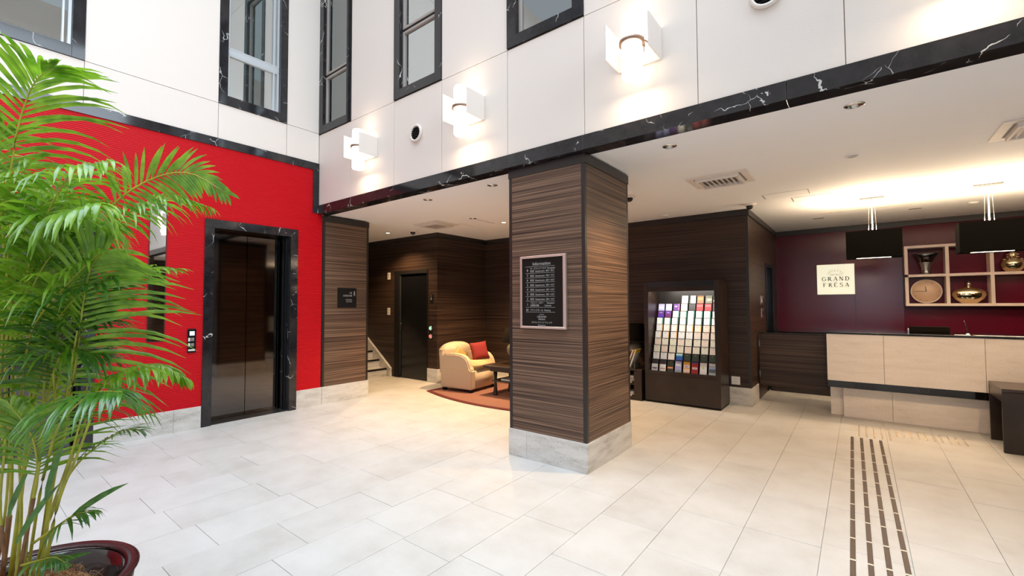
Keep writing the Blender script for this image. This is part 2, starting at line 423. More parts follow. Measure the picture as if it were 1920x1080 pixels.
for i, (a, b, c, d) in enumerate(WB): win_y(i + 1, a, b, c, d, 'a' if i == 0 else ('fixed' if i == 2 else 'b'))
def win_x(n, y0, y1, z0, z1, style):
    wd = struct('window_%d' % n); x = XL; jw = .10; t = .03; f = dict(bev=.0015)
    box('marble_surround', MARB, wd, x - .12, y0, z0, x + .012, y0 + jw, z1, **f); box('marble_surround', MARB, wd, x - .12, y1 - jw, z0, x + .012, y1, z1, **f)
    box('marble_surround', MARB, wd, x - .12, y0 + jw, z0, x + .012, y1 - jw, z0 + .125, **f); box('marble_surround', MARB, wd, x - .12, y0 + jw, z1 - .1, x + .012, y1 - jw, z1, **f)
    a, b, c, d = y0 + jw + .001, y1 - jw - .001, z0 + .126, z1 - .101; xf = x - .035
    cells = [(c, 4.80), (4.88, d)] if style else [(c, d)]
    if style: box('transom', SASHW, wd, xf - .05, a, 4.80, xf, b, 4.88, .004)
    for c0, c1 in cells:
        m = MB(); m.box(xf - .045, a, c0, xf, a + t, c1, .003).box(xf - .045, b - t, c0, xf, b, c1, .003).box(xf - .045, a + t, c0, xf, b - t, c0 + t * .6, .003).box(xf - .045, a + t, c1 - t * .6, xf, b - t, c1, .003)
        m.build('sash', SASHW, wd)
        box('pane', PANEM, wd, xf - .027, a + t, c0 + t * .6, xf - .023, b - t, c1 - t * .6)
    if style: box('mullion', SASHW, wd, xf - .05, b - .085, c, xf + .004, b - .065, d, .003)
    else: box('mullion', SASHW, wd, xf - .05, b - .075, c, xf + .004, b - .055, d, .003)
    box('blind', CURTG, wd, x - .13, y0 + .1, z0 + .1, x - .125, y1 - .1, z1)
win_x(6, *W2[0], 0); win_x(7, *W2[1], 1)

# ---- ceilings and the walls under them
YC0, CZ = YB + .15, 2.885
ce = struct('ceiling')
box('ceiling_slab', CEIL, ce, -10.1, YC0, CZ, 4.1, 10.3, CZ + .12)
box('ceiling_slab', CEIL, ce, -10.1, YB + .06, CZ, XL - .3, YC0, CZ + .12)
def veneer_wall(name, mat, boxes, crown, bases):
    o = struct(name)
    for b in boxes: box('veneer_panel', mat, o, *b)
    for b in crown: box('crown_moulding', TRIMD, o, *b, .002)
    for b in bases: box('base_stone', BASE, o, *b, .002)
    return o
Y1, X1, Y2, X2, Y3 = 5.85, -6.38, 7.25, -1.26, 10.03
D3 = (-7.57, -6.65, 0, 2.16)
wa = struct('wall_back_left')
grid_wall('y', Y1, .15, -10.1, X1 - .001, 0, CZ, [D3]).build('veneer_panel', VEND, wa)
box('crown_moulding', TRIMD, wa, -10.1, Y1 - .02, CZ - .09, X1 + .019, Y1 - .0005, CZ, .002)
box('base_stone', BASE, wa, -6.645, Y1 - .018, 0, X1 - .16, Y1 - .0005, .262, .002); box('base_stone', BASE, wa, X1 - .158, Y1 - .018, 0, X1 + .018, Y1 - .0005, .262, .002)
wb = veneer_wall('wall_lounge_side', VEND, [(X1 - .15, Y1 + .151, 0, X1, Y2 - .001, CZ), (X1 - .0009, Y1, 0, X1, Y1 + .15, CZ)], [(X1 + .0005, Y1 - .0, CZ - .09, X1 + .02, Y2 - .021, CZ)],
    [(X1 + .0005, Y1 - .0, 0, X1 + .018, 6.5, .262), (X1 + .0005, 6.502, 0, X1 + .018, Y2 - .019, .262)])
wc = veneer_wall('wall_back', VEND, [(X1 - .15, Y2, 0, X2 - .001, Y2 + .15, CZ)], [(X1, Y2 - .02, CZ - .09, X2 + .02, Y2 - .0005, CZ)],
    [(a, Y2 - .018, 0, b - .002, Y2 - .0005, .262) for a, b in ((X1, -5.5), (-5.5, -4.6), (-4.6, -3.7), (-3.7, -2.8), (-2.8, -1.9), (-1.9, X2 + .018))])
box('corner_trim', TRIMD, wc, X2 - .032, Y2 - .003, .262, X2 + .003, Y2 + .03, CZ - .09)
wd_ = struct('wall_reception_side')
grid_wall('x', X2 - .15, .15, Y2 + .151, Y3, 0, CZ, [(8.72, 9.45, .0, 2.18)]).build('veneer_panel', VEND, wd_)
box('veneer_panel', VEND, wd_, X2 - .0009, Y2, 0, X2, Y2 + .15, CZ)
box('crown_moulding', TRIMD, wd_, X2 + .0005, Y2, CZ - .09, X2 + .02, Y3 - .02, CZ, .002)
box('base_stone', BASE, wd_, X2 + .0005, Y2 - .0, 0, X2 + .018, 7.76, .262, .002)
we = struct('wall_reception_back')
box('lacquer_panel', MAROONG, we, X2 - .15, Y3, 0, -.05, Y3 + .15, CZ); box('backing', TRIMD, we, X2 - .15, Y3 + .151, 0, 4.15, Y3 + .2, CZ); box('lacquer_panel', MAROONG, we, -.047, Y3, 0, .60, Y3 + .15, CZ)
box('lacquer_panel', MAROON, we, .603, Y3 + .03, 0, 4.1, Y3 + .15, CZ)
box('crown_moulding', TRIMD, we, X2 + .02, Y3 - .02, CZ - .09, 4.0, Y3 - .0005, CZ, .002)
wf = struct('wall_far_right')
box('veneer_panel', VEND, wf, 4.0, YC0, 0, 4.15, Y3, CZ); box('crown_moulding', TRIMD, wf, 3.98, YC0, CZ - .09, 3.9995, Y3 - .02, CZ)
wg = struct('wall_stair_end')
box('veneer_panel', VEND, wg, -10.15, YB + .06, 0, -10.0, Y1, CZ); box('veneer_panel', VEND, wg, -10.0, 4.30, 0, -7.3, 4.352, CZ)
# door in the back left wall
d3 = struct('door_3')
box('door_leaf', BLACK, d3, -7.53, Y1 + .03, .01, -6.66, Y1 + .07, 2.12, .002)
m = MB(); m.box(-7.68, Y1 - .012, 0, -7.53, Y1 + .1, 2.19, .003).box(-6.662, Y1 - .012, 0, -6.64, Y1 + .1, 2.19, .003).box(-7.53, Y1 - .012, 2.12, -6.662, Y1 + .1, 2.19, .003); m.build('door_frame', BLACKMAT, d3)
box('door_edge', plain('grey_steel_edge', (.10, .11, .11), .3, .6), d3, -7.528, Y1 + .012, .01, -7.512, Y1 + .029, 2.12)
m = MB(); m.tube([(-7.47, Y1 - .0, .98), (-7.47, Y1 - .0, 1.12)], .008).box(-7.475, Y1, .98, -7.465, Y1 + .03, .99).box(-7.475, Y1, 1.11, -7.465, Y1 + .03, 1.12); m.build('door_handle', TRIMD, d3)
box('room_behind', VOID, d3, -7.7, Y1 + .2, 0, -6.5, Y1 + .22, 2.3)
d4 = struct('door_4')
box('door_leaf', BLACK, d4, X2 - .10, 8.76, .01, X2 - .06, 9.41, 2.13, .002)
m = MB(); m.box(X2 - .12, 8.70, 0, X2 + .012, 8.76, 2.19, .002).box(X2 - .12, 9.41, 0, X2 + .012, 9.47, 2.19, .002).box(X2 - .12, 8.76, 2.13, X2 + .012, 9.41, 2.19, .002); m.build('door_frame', BLACK, d4)
for zz in (1.03, 1.88): box('door_hinge', STEEL, d4, X2 - .06, 8.761, zz, X2 + .004, 8.80, zz + .07, .003)

# ---- the sides of the atrium behind and right of the camera (seen only in reflections)
XR = 2.7
wh = struct('wall_entrance')
grid_wall('x', XR, .2, -3.2, YB, 0, 9, [(-2.6, -.1, 0, 3.3), (.2, 3.0, 0, 3.3), (-2.6, 3.0, 4.1, 8.2)]).build('panel', WHITE, wh)
box('marble_slab', MARB, wh, XR - .014, -3.2, 3.3, XR - .001, YB, 3.64)
for y in (-2.6, -1.35, -.12, .2, 1.6, 2.98): box('glazing_post', BLACKMAT, wh, XR + .06, y, 0, XR + .12, y + .06, 3.3)
for y0, y1 in ((-2.6, -.1), (.2, 3.0)): box('pane', PANE, wh, XR + .08, y0, 0, XR + .09, y1, 3.3)
wi = struct('wall_behind_camera')
grid_wall('y', -3.35, .15, XL, XR + .2, 0, 9, [(-1.2, 1.4, .05, 2.6)]).build('panel', WHITE, wi)
box('pane', PANE, wi, -1.2, -3.29, .05, 1.4, -3.28, 2.6)
for x in (-1.2, .08, 1.34): box('glazing_post', BLACKMAT, wi, x, -3.32, .05, x + .06, -3.25, 2.6)
wj = struct('wall_reception_front')      # beige face returns beside the entrance down to the floor
box('veneer_panel', VEND, wj, XR, YB, 0, 4.15, YC0, CZ + .1)

# ================================================================== PILLARS
def pillar(name, label, x0, y0, x1, y1, faces):
    t = thing(name, label, 'pillar', ((x0 + x1) / 2, (y0 + y1) / 2, 0)); tw_ = .034
    box('core', TRIMD, t, x0 + .02, y0 + .02, .0, x1 - .02, y1 - .02, 2.866)
    zt = 2.775
    if 'f' in faces: box('veneer_panel', VEN, t, x0 + tw_, y0, .2625, x1 - tw_, y0 + .02, zt)
    if 'r' in faces: box('veneer_panel', VEN, t, x1 - .02, y0 + tw_, .2625, x1, y1 - tw_, zt)
    if 'b' in faces: box('veneer_panel', VEN, t, x0 + tw_, y1 - .02, .2625, x1 - tw_, y1, zt)
    if 'l' in faces: box('veneer_panel', VEN, t, x0, y0 + tw_, .2625, x0 + .02, y1 - tw_, zt)
    for a, b in ((x0, y0), (x1 - tw_, y0), (x0, y1 - tw_), (x1 - tw_, y1 - tw_)): box('corner_trim', TRIMD, t, a - .001, b - .001, .2625, a + tw_ + .001, b + tw_ + .001, zt)
    o = .008; m = MB(); m.box(x0 - o, y0 - o, zt, x1 + o, y1 + o, 2.867, .003); m.build('top_band', TRIMD, t)
    return t
p = pillar('square_pillar', 'freestanding square pillar clad in striped brown veneer with a pale stone base', -2.79, 3.54, -1.925, 4.49, 'frbl')
x0, y0, x1, y1 = -2.80, 3.53, -1.917, 4.50
for a in ((x0, y0, 0, -2.58, y0 + .03, .262), (-2.578, y0, 0, x1 - .001, y0 + .03, .262), (x1 - .03, y0 + .031, 0, x1, 4.1, .262), (x1 - .03, 4.102, 0, x1, y1 - .031, .262), (x0, y1 - .03, 0, x1, y1, .262), (x0, y0 + .031, 0, x0 + .03, y1 - .031, .262)):
    box('base_stone', BASE, p, *a, .0015)
q = pillar('wall_pier', 'striped brown veneer pier between the red wall and the stairs', -7.3, YB + .075, XL + .005, 4.35, 'rb')
box('base_stone', BASE, q, XL - .02, YB + .078, 0, XL + .014, 4.36, .262, .0015); box('base_stone', BASE, q, -7.3, 4.33, 0, XL - .021, 4.36, .262, .0015)

# ================================================================== SIGNS
t = thing('information_board', 'dark floor directory board in a silver frame on the striped pillar', 'sign', (-2.375, 3.54, 1.26))
bx0, bx1, bz0, bz1 = -2.632, -2.112, 1.265, 1.965
box('board', BOARD, t, bx0 + .02, 3.515, bz0 + .02, bx1 - .02, 3.5395, bz1 - .02)
FRM = plain('brushed_pale_frame', (.72, .60, .54), .3, .7)
for a in ((bx0, bz0, bx1, bz0 + .022), (bx0, bz1 - .022, bx1, bz1), (bx0, bz0 + .022, bx0 + .022, bz1 - .022), (bx1 - .030, bz0 + .022, bx1, bz1 - .022)):
    box('frame_bar', FRM, t, a[0], 3.503, a[1], a[2], 3.5395, a[3], .004)
def tx(s, size, x, z, align='LEFT', sx=1.0): return text(s, size, (x, 3.5142, z), (1, 0, 0), (0, 0, 1), LETTER, t, 'lettering', align, .0005, sx)
cxb = (bx0 + bx1) / 2 - .01; lx = bx0 + .075
tx('Information', .044, cxb, 1.872, 'CENTER')
Zs = [1.860, 1.797, 1.752, 1.708, 1.662, 1.617, 1.572, 1.527, 1.468, 1.422]
m = MB()
for z in Zs: m.box(lx - .012, 3.5135, z - .0012, lx + .325, 3.515, z + .0012)
m.build('rule_line', LETTER, t)
rows = [('8', Zs[1]), ('7', Zs[2]), ('6', Zs[3]), ('5', Zs[4]), ('4', Zs[5]), ('3', Zs[6]), ('2', Zs[7])]
for i, (n, z) in enumerate(rows):
    tx(n, .032, lx + .002, z + (.018 if n == '8' else .011), 'LEFT')
    if n == '8': tx('ザ・グランドフロア Reception', .0215, lx + .042, z + .036)
    tx('客室  Guestroom  %s01〜%s17' % (n, n), .0235, lx + .042, z + .011)
tx('1', .032, lx + .002, Zs[8] + .016); tx('フロント・ロビー     Reception', .0205, lx + .042, Zs[8] + .035); tx('自動販売機           Cafeteria', .0205, lx + .042, Zs[8] + .011)
tx('B1', .030, lx - .006, Zs[9] + .010); tx('グランドホール  Meeting', .0215, lx + .042, Zs[9] + .011)
tx('SOTETSU', .012, cxb, 1.395, 'CENTER'); tx('GRAND', .024, cxb, 1.370, 'CENTER', 1.25); tx('FRESA', .022, cxb, 1.347, 'CENTER', 1.3)
tx('ホテル グランドフレッサ', .021, cxb, 1.316, 'CENTER'); tx('Management', .017, cxb, 1.293, 'CENTER')

t = thing('direction_sign', 'small dark square sign on the striped pier beside the red wall', 'sign', (XL + .01, 3.96, 1.455))
box('plate', BLACKMAT, t, XL + .0055, 3.80, 1.457, XL + .020, 4.125, 1.765, .002)
def ty(s, size, y, z, al='RIGHT'): return text(s, size, (XL + .0203, y, z), (0, 1, 0), (0, 0, 1), LETTER, t, 'lettering', al, .0005)
ty('1階', .034, 4.045, 1.675); ty('自動販売機', .032, 4.045, 1.632); ty('VENDING', .026, 4.045, 1.570); ty('MACHINE', .024, 4.045, 1.540)
m = MB(); m.lathe([(.0001, -.001), (.012, -.001), (.012, .001), (.0001, .001)], 12, m=None, M=Matrix.Translation((XL + .0205, 4.085, 1.705)) @ Matrix.Rotation(R(90), 4, 'Y'))
m.prism([(4.068, 1.665), (4.102, 1.665), (4.085, 1.697)], 'x', XL + .0198, XL + .0215).box(XL + .0198, 4.072, 1.645, XL + .0215, 4.098, 1.655).build('pictogram', LETTER, t)

# ================================================================== RED WALL FITTINGS
t = thing('mirror_strip', 'tall narrow mirror strip set in the red wall beside the lift', 'mirror', (XL, 1.53, 1.09))
box('mirror_glass', SILVER, t, XL + .0005, 1.457, 1.09, XL + .006, 1.607, 2.76); m = MB()
m.box(XL + .0005, 1.449, 1.082, XL + .009, 1.4565, 2.768).box(XL + .0005, 1.6075, 1.082, XL + .009, 1.615, 2.768).box(XL + .0005, 1.4565, 1.082, XL + .009, 1.6075, 1.0895).box(XL + .0005, 1.4565, 2.7605, XL + .009, 1.6075, 2.768); m.build('edge_frame', TRIMD, t)
t = thing('lift_call_panel', 'glossy black lift call panel with display on the red wall', 'button panel', (XL, 1.885, .93))
box('plate', BLACK, t, XL + .0005, 1.84, .925, XL + .014, 1.93, 1.215, .004)
box('display', SCREEN, t, XL + .0145, 1.862, 1.135, XL + .016, 1.912, 1.185, .0005)
for zz in (1.065, 1.0): box('call_button', STEEL, t, XL + .0145, 1.875, zz, XL + .020, 1.908, zz + .04, .004); box('floor_tab', PLASTIC, t, XL + .0145, 1.848, zz, XL + .016, 1.868, zz + .042)
box('notice_strip', PLASTIC, t, XL + .0145, 1.85, .948, XL + .016, 1.92, .968)

# ================================================================== BEIGE WALL FITTINGS
def sconce(x, label):
    yw = YB - .001
    t = thing('wall_sconce', label, 'wall lamp', (x, yw, 3.4), 0, 'opal tube wall lamps on the beige wall')
    box('back_plate', WHITE, t, x - .17, yw - .02, 3.44, x + .17, yw, 3.70, .002)
    box('side_fin', WHITE, t, x - .182, yw - .27, 3.44, x - .170, yw, 3.73, .002); box('side_fin', WHITE, t, x + .170, yw - .27, 3.44, x + .182, yw, 3.70, .002)
    c = (x, yw - .165, 0)
    MB().lathe([(.02, 3.27), (.070, 3.275), (.078, 3.29), (.078, 3.77), (.070, 3.79), (.02, 3.80)], 32, c).build('opal_tube', TUBE, t)
    MB().lathe([(.0795, 3.555), (.098, 3.555), (.098, 3.578), (.0795, 3.578), (.0795, 3.555)], 32, c, caps=False).build('ring_band', BRONZE, t)
    m = MB(); m.tube([(x + .085, yw - .165, 3.566), (x + .12, yw - .06, 3.566), (x + .12, yw - .02, 3.566)], .006).tube([(x - .085, yw - .165, 3.566), (x - .12, yw - .06, 3.566), (x - .12, yw - .02, 3.566)], .006)
    m.tube([(x + .10, yw - .165, 3.46), (x + .10, yw - .165, 3.60)], .003).tube([(x + .10, yw - .165, 3.50), (x + .10, yw - .165, 3.53)], .009); m.build('bracket', BRONZE, t)
    for zz, ry, e in ((3.24, 0, 2.0), (3.83, PI, .5)):
        l = bpy.data.lights.new('sconce_light', 'AREA'); l.shape = 'DISK'; l.size = .12; l.energy = e; l.color = (1, .80, .55)
        o = bpy.data.objects.new('sconce_light', l); C.objects.link(o); o.parent = t; o.location = (0, -.165, zz - 3.4); o.rotation_euler = (ry, 0, 0)
    return t
SC = [(-5.13, 'lit opal tube wall lamp nearest the red wall on the beige wall'), (-3.25, 'lit opal tube wall lamp on the beige wall, middle one of three in view'),
      (-1.37, 'large lit opal tube wall lamp just right of the pillar on the beige wall'), (.51, 'lit opal tube wall lamp above the reception, beyond the top edge of the view')]
for x, lb in SC: sconce(x, lb)
def vent(x, z, label):
    t = thing('round_vent', label, 'vent', (x, YB, z), 0, 'round louvred vents on the beige wall')
    M = Matrix.Translation((x, YB - .001, z)) @ Matrix.Rotation(R(90), 4, 'X')
    MB().lathe([(.078, 0), (.105, .0), (.108, .012), (.10, .026), (.082, .026), (.078, .015)], 32, M=M, caps=False).build('rim', WHITE, t)
    MB().lathe([(.001, .001), (.079, .001), (.079, .004), (.001, .004)], 32, M=M).build('dark_backing', VOID, t)
    for i in range(6):
        zz = -.06 + i * .024; hw = math.sqrt(max(.0001, .077 ** 2 - zz ** 2))
        box('louvre', BLACK, t, x - hw, YB - .020, z + zz - .0015, x + hw, YB - .006, z + zz + .0015)
vent(-4.163, 3.565, 'small round dark louvred vent between the two far wall lamps'); vent(-.455, 3.655, 'round dark louvred vent at the top, right of the largest wall lamp')

# ================================================================== CEILING FITTINGS
def cassette(x, y, label, rz=0):
    t = thing('air_conditioner_cassette', label, 'air conditioner', (x, y, CZ), rz, 'ceiling air conditioning grilles')
    L = dict(local=True)
    m = MB(); m.box(-.31, -.27, -.012, .31, -.20, 0, .004).box(-.31, .20, -.012, .31, .27, 0, .004).box(-.31, -.20, -.012, -.24, .20, 0, .004).box(.24, -.20, -.012, .31, .20, 0, .004); m.build('outer_plate', WHITE, t, **L)
    m = MB()
    for a, b in (((-.22, -.20), (.22, -.17)), ((-.22, .17), (.22, .20)), ((-.22, -.17), (-.20, .17)), ((.20, -.17), (.22, .17))): m.box(a[0], a[1], -.045, b[0], b[1], -.002, .003)
    m.build('drop_frame', WHITE, t, **L)
    MB().box(-.24, -.20, -.004, .24, .20, -.001).build('dark_backing', plain('grey_recess', (.30, .29, .28), .8), t, **L)
    for i in range(8):
        xx = -.1785 + i * .051
        o = MB().box(-.022, -.168, -.002, .022, .168, .002, M=Matrix.Translation((xx, 0, -.024)) @ Matrix.Rotation(R(35), 4, 'Y')).build('louvre', WHITE, t, **L)
    return t
cassette(-1.19, 5.33, 'white ceiling air grille nearest the brochure rack side'); cassette(1.22, 5.25, 'white ceiling air grille cut by the right edge of the view')
cassette(-5.75, 5.25, 'white ceiling air grille over the armchair corner', 0)
def rect_panel(x0, x1, y0, y1, label, name='ceiling_access_panel'):
    t = thing(name, label, 'ceiling hatch', ((x0 + x1) / 2, (y0 + y1) / 2, CZ)); e = .008
    box('hatch_plate', CEIL, t, x0, y0, CZ - .003, x1, y1, CZ - .0003)
    for a in ((x0 - e, y0 - e, x1 + e, y0), (x0 - e, y1, x1 + e, y1 + e)): box('hatch_frame', CEIL, t, a[0], a[1], CZ - .004, a[2], a[3], CZ - .0003)
    for a in ((x0 - e, y0, x0, y1), (x1, y0, x1 + e, y1)): box('hatch_frame', SASH, t, a[0], a[1], CZ - .004, a[2], a[3], CZ - .0003)
rect_panel(-.94, -.46, 6.45, 6.72, 'left of two flush ceiling hatches in front of the reception counter')
rect_panel(-.66, -.15, 6.86, 7.14, 'right of two flush ceiling hatches near the reception pendant')
rect_panel(-5.35, -4.9, 5.35, 5.8, 'flush square ceiling hatch beside the air grille over the armchair')
t = tag(box('ceiling_line_diffuser', plain('pale_slot_metal', (.6, .5, .4), .5), None, -.44, 8.30, CZ - .006, .62, 8.335, CZ - .0004), 'long thin line diffuser in the ceiling behind the nearer pendant', 'vent')
tag(box('ceiling_slot', BLACKMAT, None, -.56, 8.80, CZ - .004, -.42, 8.83, CZ - .0004), 'short dark ceiling slot left of the first pendant', 'vent'); tag(box('ceiling_slot', BLACKMAT, None, .62, 8.80, CZ - .004, .76, 8.83, CZ - .0004), 'short dark ceiling slot between the two pendants', 'vent')
def clear_light(x, y, label, e=0, ang=110, tilt=0):
    t = thing('clear_downlight', label, 'downlight', (x, y, CZ), 0, 'clear glass downlights')
    MB().lathe([(.045, -.001), (.062, -.001), (.062, -.006), (.045, -.008)], 24, (x, y, CZ), caps=False).build('trim_ring', CHROME, t)
    MB().lathe([(.001, -.003), (.045, -.003), (.045, -.0015), (.001, -.0015)], 20, (x, y, CZ)).build('reflector', CHROME, t)
    MB().lathe([(.001, -.022), (.014, -.018), (.020, -.004)], 12, (x, y, CZ), caps=False).build('lamp_glass', PLASTIC, t)
    if e:
        l = bpy.data.lights.new('downlight_beam', 'SPOT'); l.energy = e; l.color = (1, .66, .34); l.spot_size = R(ang); l.spot_blend = .8; l.shadow_soft_size = .03
        o = bpy.data.objects.new('downlight_beam', l); C.objects.link(o); o.parent = t; o.location = (0, 0, -.03); o.rotation_euler = (R(tilt), 0, 0)
for x in (.01, 1.30, 2.59):  # those past the right edge are added, unseen, to brighten the counter front
    clear_light(x, 3.9, 'clear downlight near the black beam above the reception floor' if x < 1 else 'clear downlight added beyond the right edge to light the counter, %s one' % ('nearer' if x < 2 else 'farther'), 85, 56, 58)
for x, y, e, lb in ( (-1.28, 3.91, 130, 'clear downlight just right of the pillar top'), (-3.33, 3.91, 30, 'clear downlight just left of the pillar top'),
                    (-4.46, 3.92, 50, 'clear downlight halfway between pillar and striped pier'), (-4.88, 5.24, 60, 'small clear downlight left of the pillar, near the lit downlight')): clear_light(x, y, lb, e)
t = thing('ceiling_speaker', 'small round ceiling speaker between the two air grilles', 'speaker', (-.02, 5.25, CZ)); MB().lathe([(.001, 0), (.055, 0), (.055, -.005), (.001, -.006)], 24, (-.02, 5.25, CZ)).build('grille', CEIL, t)
m = MB()
for rr_ in (.015, .03, .045): m.lathe([(rr_ - .002, -.0055), (rr_ + .002, -.0055), (rr_ + .002, -.0075), (rr_ - .002, -.0075), (rr_ - .002, -.0055)], 20, (-.02, 5.25, CZ), caps=False)
m.build('grille_rings', SASH, t)
def lit_light(x, y, label, e, spot=110, vis=True):
    t = thing('lit_downlight', label, 'downlight', (x, y, CZ), 0, 'lit downlights')
    MB().lathe([(.036, -.001), (.055, -.001), (.055, -.006), (.036, -.008)], 24, (x, y, CZ), caps=False).build('trim_ring', WHITE, t)
    MB().lathe([(.001, -.004), (.036, -.004), (.036, -.0015), (.001, -.0015)], 20, (x, y, CZ)).build('lamp_face', LAMPON, t)
    l = bpy.data.lights.new('downlight_beam', 'SPOT'); l.energy = e * 2.6; l.color = (1, .66, .34); l.spot_size = R(spot); l.spot_blend = .7; l.shadow_soft_size = .04
    o = bpy.data.objects.new('downlight_beam', l); C.objects.link(o); o.parent = t; o.location = (0, 0, -.015)
lit_light(-7.14, 5.27, 'lit warm downlight in front of the black door by the stairs', 60, 130); lit_light(-4.70, 5.81, 'lit warm downlight at the pillar edge over the coffee table', 190, 120)
def dome(x, y, label):
    t = thing('dome_camera', label, 'security camera', (x, y, CZ), 0, 'ceiling dome cameras')
    MB().lathe([(.001, 0), (.085, 0), (.085, -.008), (.05, -.028), (.001, -.028)], 24, (x, y, CZ)).build('mount_plate', WHITE, t)
    MB().lathe([(.046, -.028), (.044, -.045), (.034, -.062), (.018, -.073), (.001, -.077)], 20, (x, y, CZ), caps=False).build('dome', BLACK, t)
dome(-6.57, 5.41, 'dark dome camera on the ceiling left of the lounge air grille'); dome(-1.17, 6.92, 'dark dome camera on the ceiling at the corner over the brochure rack'); dome(-2.30, 5.42, 'dark dome camera half hidden behind the pillar top')
t = thing('smoke_detector', 'small white smoke detector over the brochure rack', 'smoke detector', (-2.35, 6.91, CZ)); MB().lathe([(.001, 0), (.05, 0), (.05, -.012), (.032, -.03), (.001, -.032)], 20, (-2.35, 6.91, CZ)).build('body', PLASTIC, t); MB().lathe([(.001, -.032), (.012, -.033), (.010, -.038), (.001, -.038)], 12, (-2.35, 6.91, CZ)).build('sensor', STEEL, t)
t = thing('smoke_detector', 'small flat white detector between the two pendants', 'smoke detector', (1.29, 8.78, CZ)); MB().lathe([(.001, 0), (.055, 0), (.05, -.012), (.001, -.02)], 20, (1.29, 8.78, CZ)).build('body', PLASTIC, t)

def pendant(x, label):
    y, hw, hd, zb, zt = 7.43, .28, .14, 2.08, 2.43
    t = thing('pendant_lamp', label, 'pendant lamp', (x, y, zb), 0, 'black box pendants over the reception counter')
    box('canopy', TRIMD, t, x - .125, y + .04, CZ - .022, x + .125, y + .10, CZ - .0005, .002)
    th = .012
    m = MB(); m.box(x - hw, y - hd, zb, x + hw, y - hd + th, zt).box(x - hw, y + hd - th, zb, x + hw, y + hd, zt).box(x - hw, y - hd + th, zb, x - hw + th, y + hd - th, zt).box(x + hw - th, y - hd + th, zb, x + hw, y + hd - th, zt)
    m.box(x - hw + th, y - hd + th, zb, x + hw - th, y - .05, zb + th).box(x - hw + th, y + .05, zb, x + hw - th, y + hd - th, zb + th).box(x - hw + th, y - .05, zb, x - .175, y + .05, zb + th).box(x + .175, y - .05, zb, x + hw - th, y + .05, zb + th)
    m.build('shade', SHADE, t)
    box('diffuser', LEDW, t, x - .175, y - .05, zb + .002, x + .175, y + .05, zb + .010)
    box('lamp_tray', LEDW, t, x - .2, y - .06, zb + .15, x + .2, y + .06, zb + .18, .002)
    MB().tube([(x, y + .06, zb + .18), (x, y + .07, CZ - .02)], .007).build('stem', PLASTIC, t)
    m = MB()
    for sx in (-.045, .045): m.tube([(x + sx, y + .05, zb + .18), (x + sx * .6, y + .07, CZ - .02)], .0018, 5)
    m.build('suspension_wire', STEEL, t)
    l = bpy.data.lights.new('uplight', 'AREA'); l.shape = 'RECTANGLE'; l.size = .44; l.size_y = .18; l.energy = 36; l.color = (1, .78, .52)
    o = bpy.data.objects.new('uplight', l); C.objects.link(o); o.parent = t; o.location = (0, 0, .352); o.rotation_euler = (PI, 0, 0)
    l = bpy.data.lights.new('downlight', 'AREA'); l.shape = 'RECTANGLE'; l.size = .34; l.size_y = .09; l.energy = 11; l.color = (1, .70, .42)
    o = bpy.data.objects.new('downlight', l); C.objects.link(o); o.parent = t; o.location = (0, 0, -.004)
pendant(.165, 'black box pendant lamp left of the cream shelf unit'); pendant(1.225, 'black box pendant lamp in front of the cream shelf unit'); pendant(2.285, 'black box pendant lamp beyond the right edge of the view')

# ================================================================== STAIRS, LOUNGE WALL FITTINGS
t = thing('staircase', 'pale stone stairs with dark nosings behind the striped pier', 'stairs', (-7.85, 5.1, 0))
nos = BLACKMAT
for i in range(8):
    xr = -7.86 - i * .25; z0, z1 = i * .168, (i + 1) * .168
    box('step', BASE, t, xr - .25, 4.36, 0 if i == 0 else 0, xr, 5.79, z1 - .001, .002)
    box('nosing', nos, t, xr - .045, 4.40, z1 - .030, xr + .012, 5.785, z1 + .003, .002)
MB().prism([(-7.76, 0), (-7.76, .175), (-8.62, .79), (-9.99, 1.77), (-9.99, 0)], 'y', 5.795, 5.848).build('stringer', BASE, t)
for zz, lb, st in ((2.03, 'small ivory wall plate high left of the black door', 0), (1.28, 'small ivory wall plate halfway up left of the black door', 1)):
    t = thing('wall_switch_plate', lb, 'wall plate', (-7.87, Y1, zz)); box('plate', PLASTIC, t, -7.915, Y1 - .012, zz, -7.825, Y1 - .0005, zz + .15, .003)
    box('rocker', SASH, t, -7.885, Y1 - .016, zz + .035, -7.855, Y1 - .012, zz + .065, .001); box('rocker', SASH, t, -7.885, Y1 - .016, zz + .085, -7.855, Y1 - .012, zz + .115, .001)
t = thing('toilet_sign', 'small dark pictogram sign right of the black door', 'sign', (-6.54, Y1, 1.55)); box('plate', BLACKMAT, t, -6.59, Y1 - .010, 1.54, -6.49, Y1 - .0005, 1.70, .002)
m = MB(); m.lathe([(.0001, -.001), (.011, -.001), (.011, .001), (.0001, .001)], 10, M=Matrix.Translation((-6.54, Y1 - .0108, 1.665)) @ Matrix.Rotation(R(90), 4, 'X')); m.prism([(-6.562, 1.59), (-6.518, 1.59), (-6.54, 1.65)], 'y', Y1 - .0115, Y1 - .0095).build('pictogram', plain('dim_grey_print', (.25, .24, .22), .5), t)
t = thing('emergency_call_point', 'green and red lit round buttons right of the black door', 'button panel', (-6.55, Y1, .83))
box('plate', BLACKMAT, t, -6.60, Y1 - .012, .82, -6.50, Y1 - .0005, 1.11, .004)
for zz, mt in ((1.04, GREENL), (.885, REDL)):
    M = Matrix.Translation((-6.55, Y1 - .0125, zz)) @ Matrix.Rotation(R(90), 4, 'X')
    MB().lathe([(.03, 0), (.046, 0), (.046, .012), (.03, .016)], 20, M=M, caps=False).build('button_ring', CHROME, t); MB().lathe([(.001, 0), (.03, 0), (.026, .016), (.001, .02)], 16, M=M).build('button_lens', mt, t)

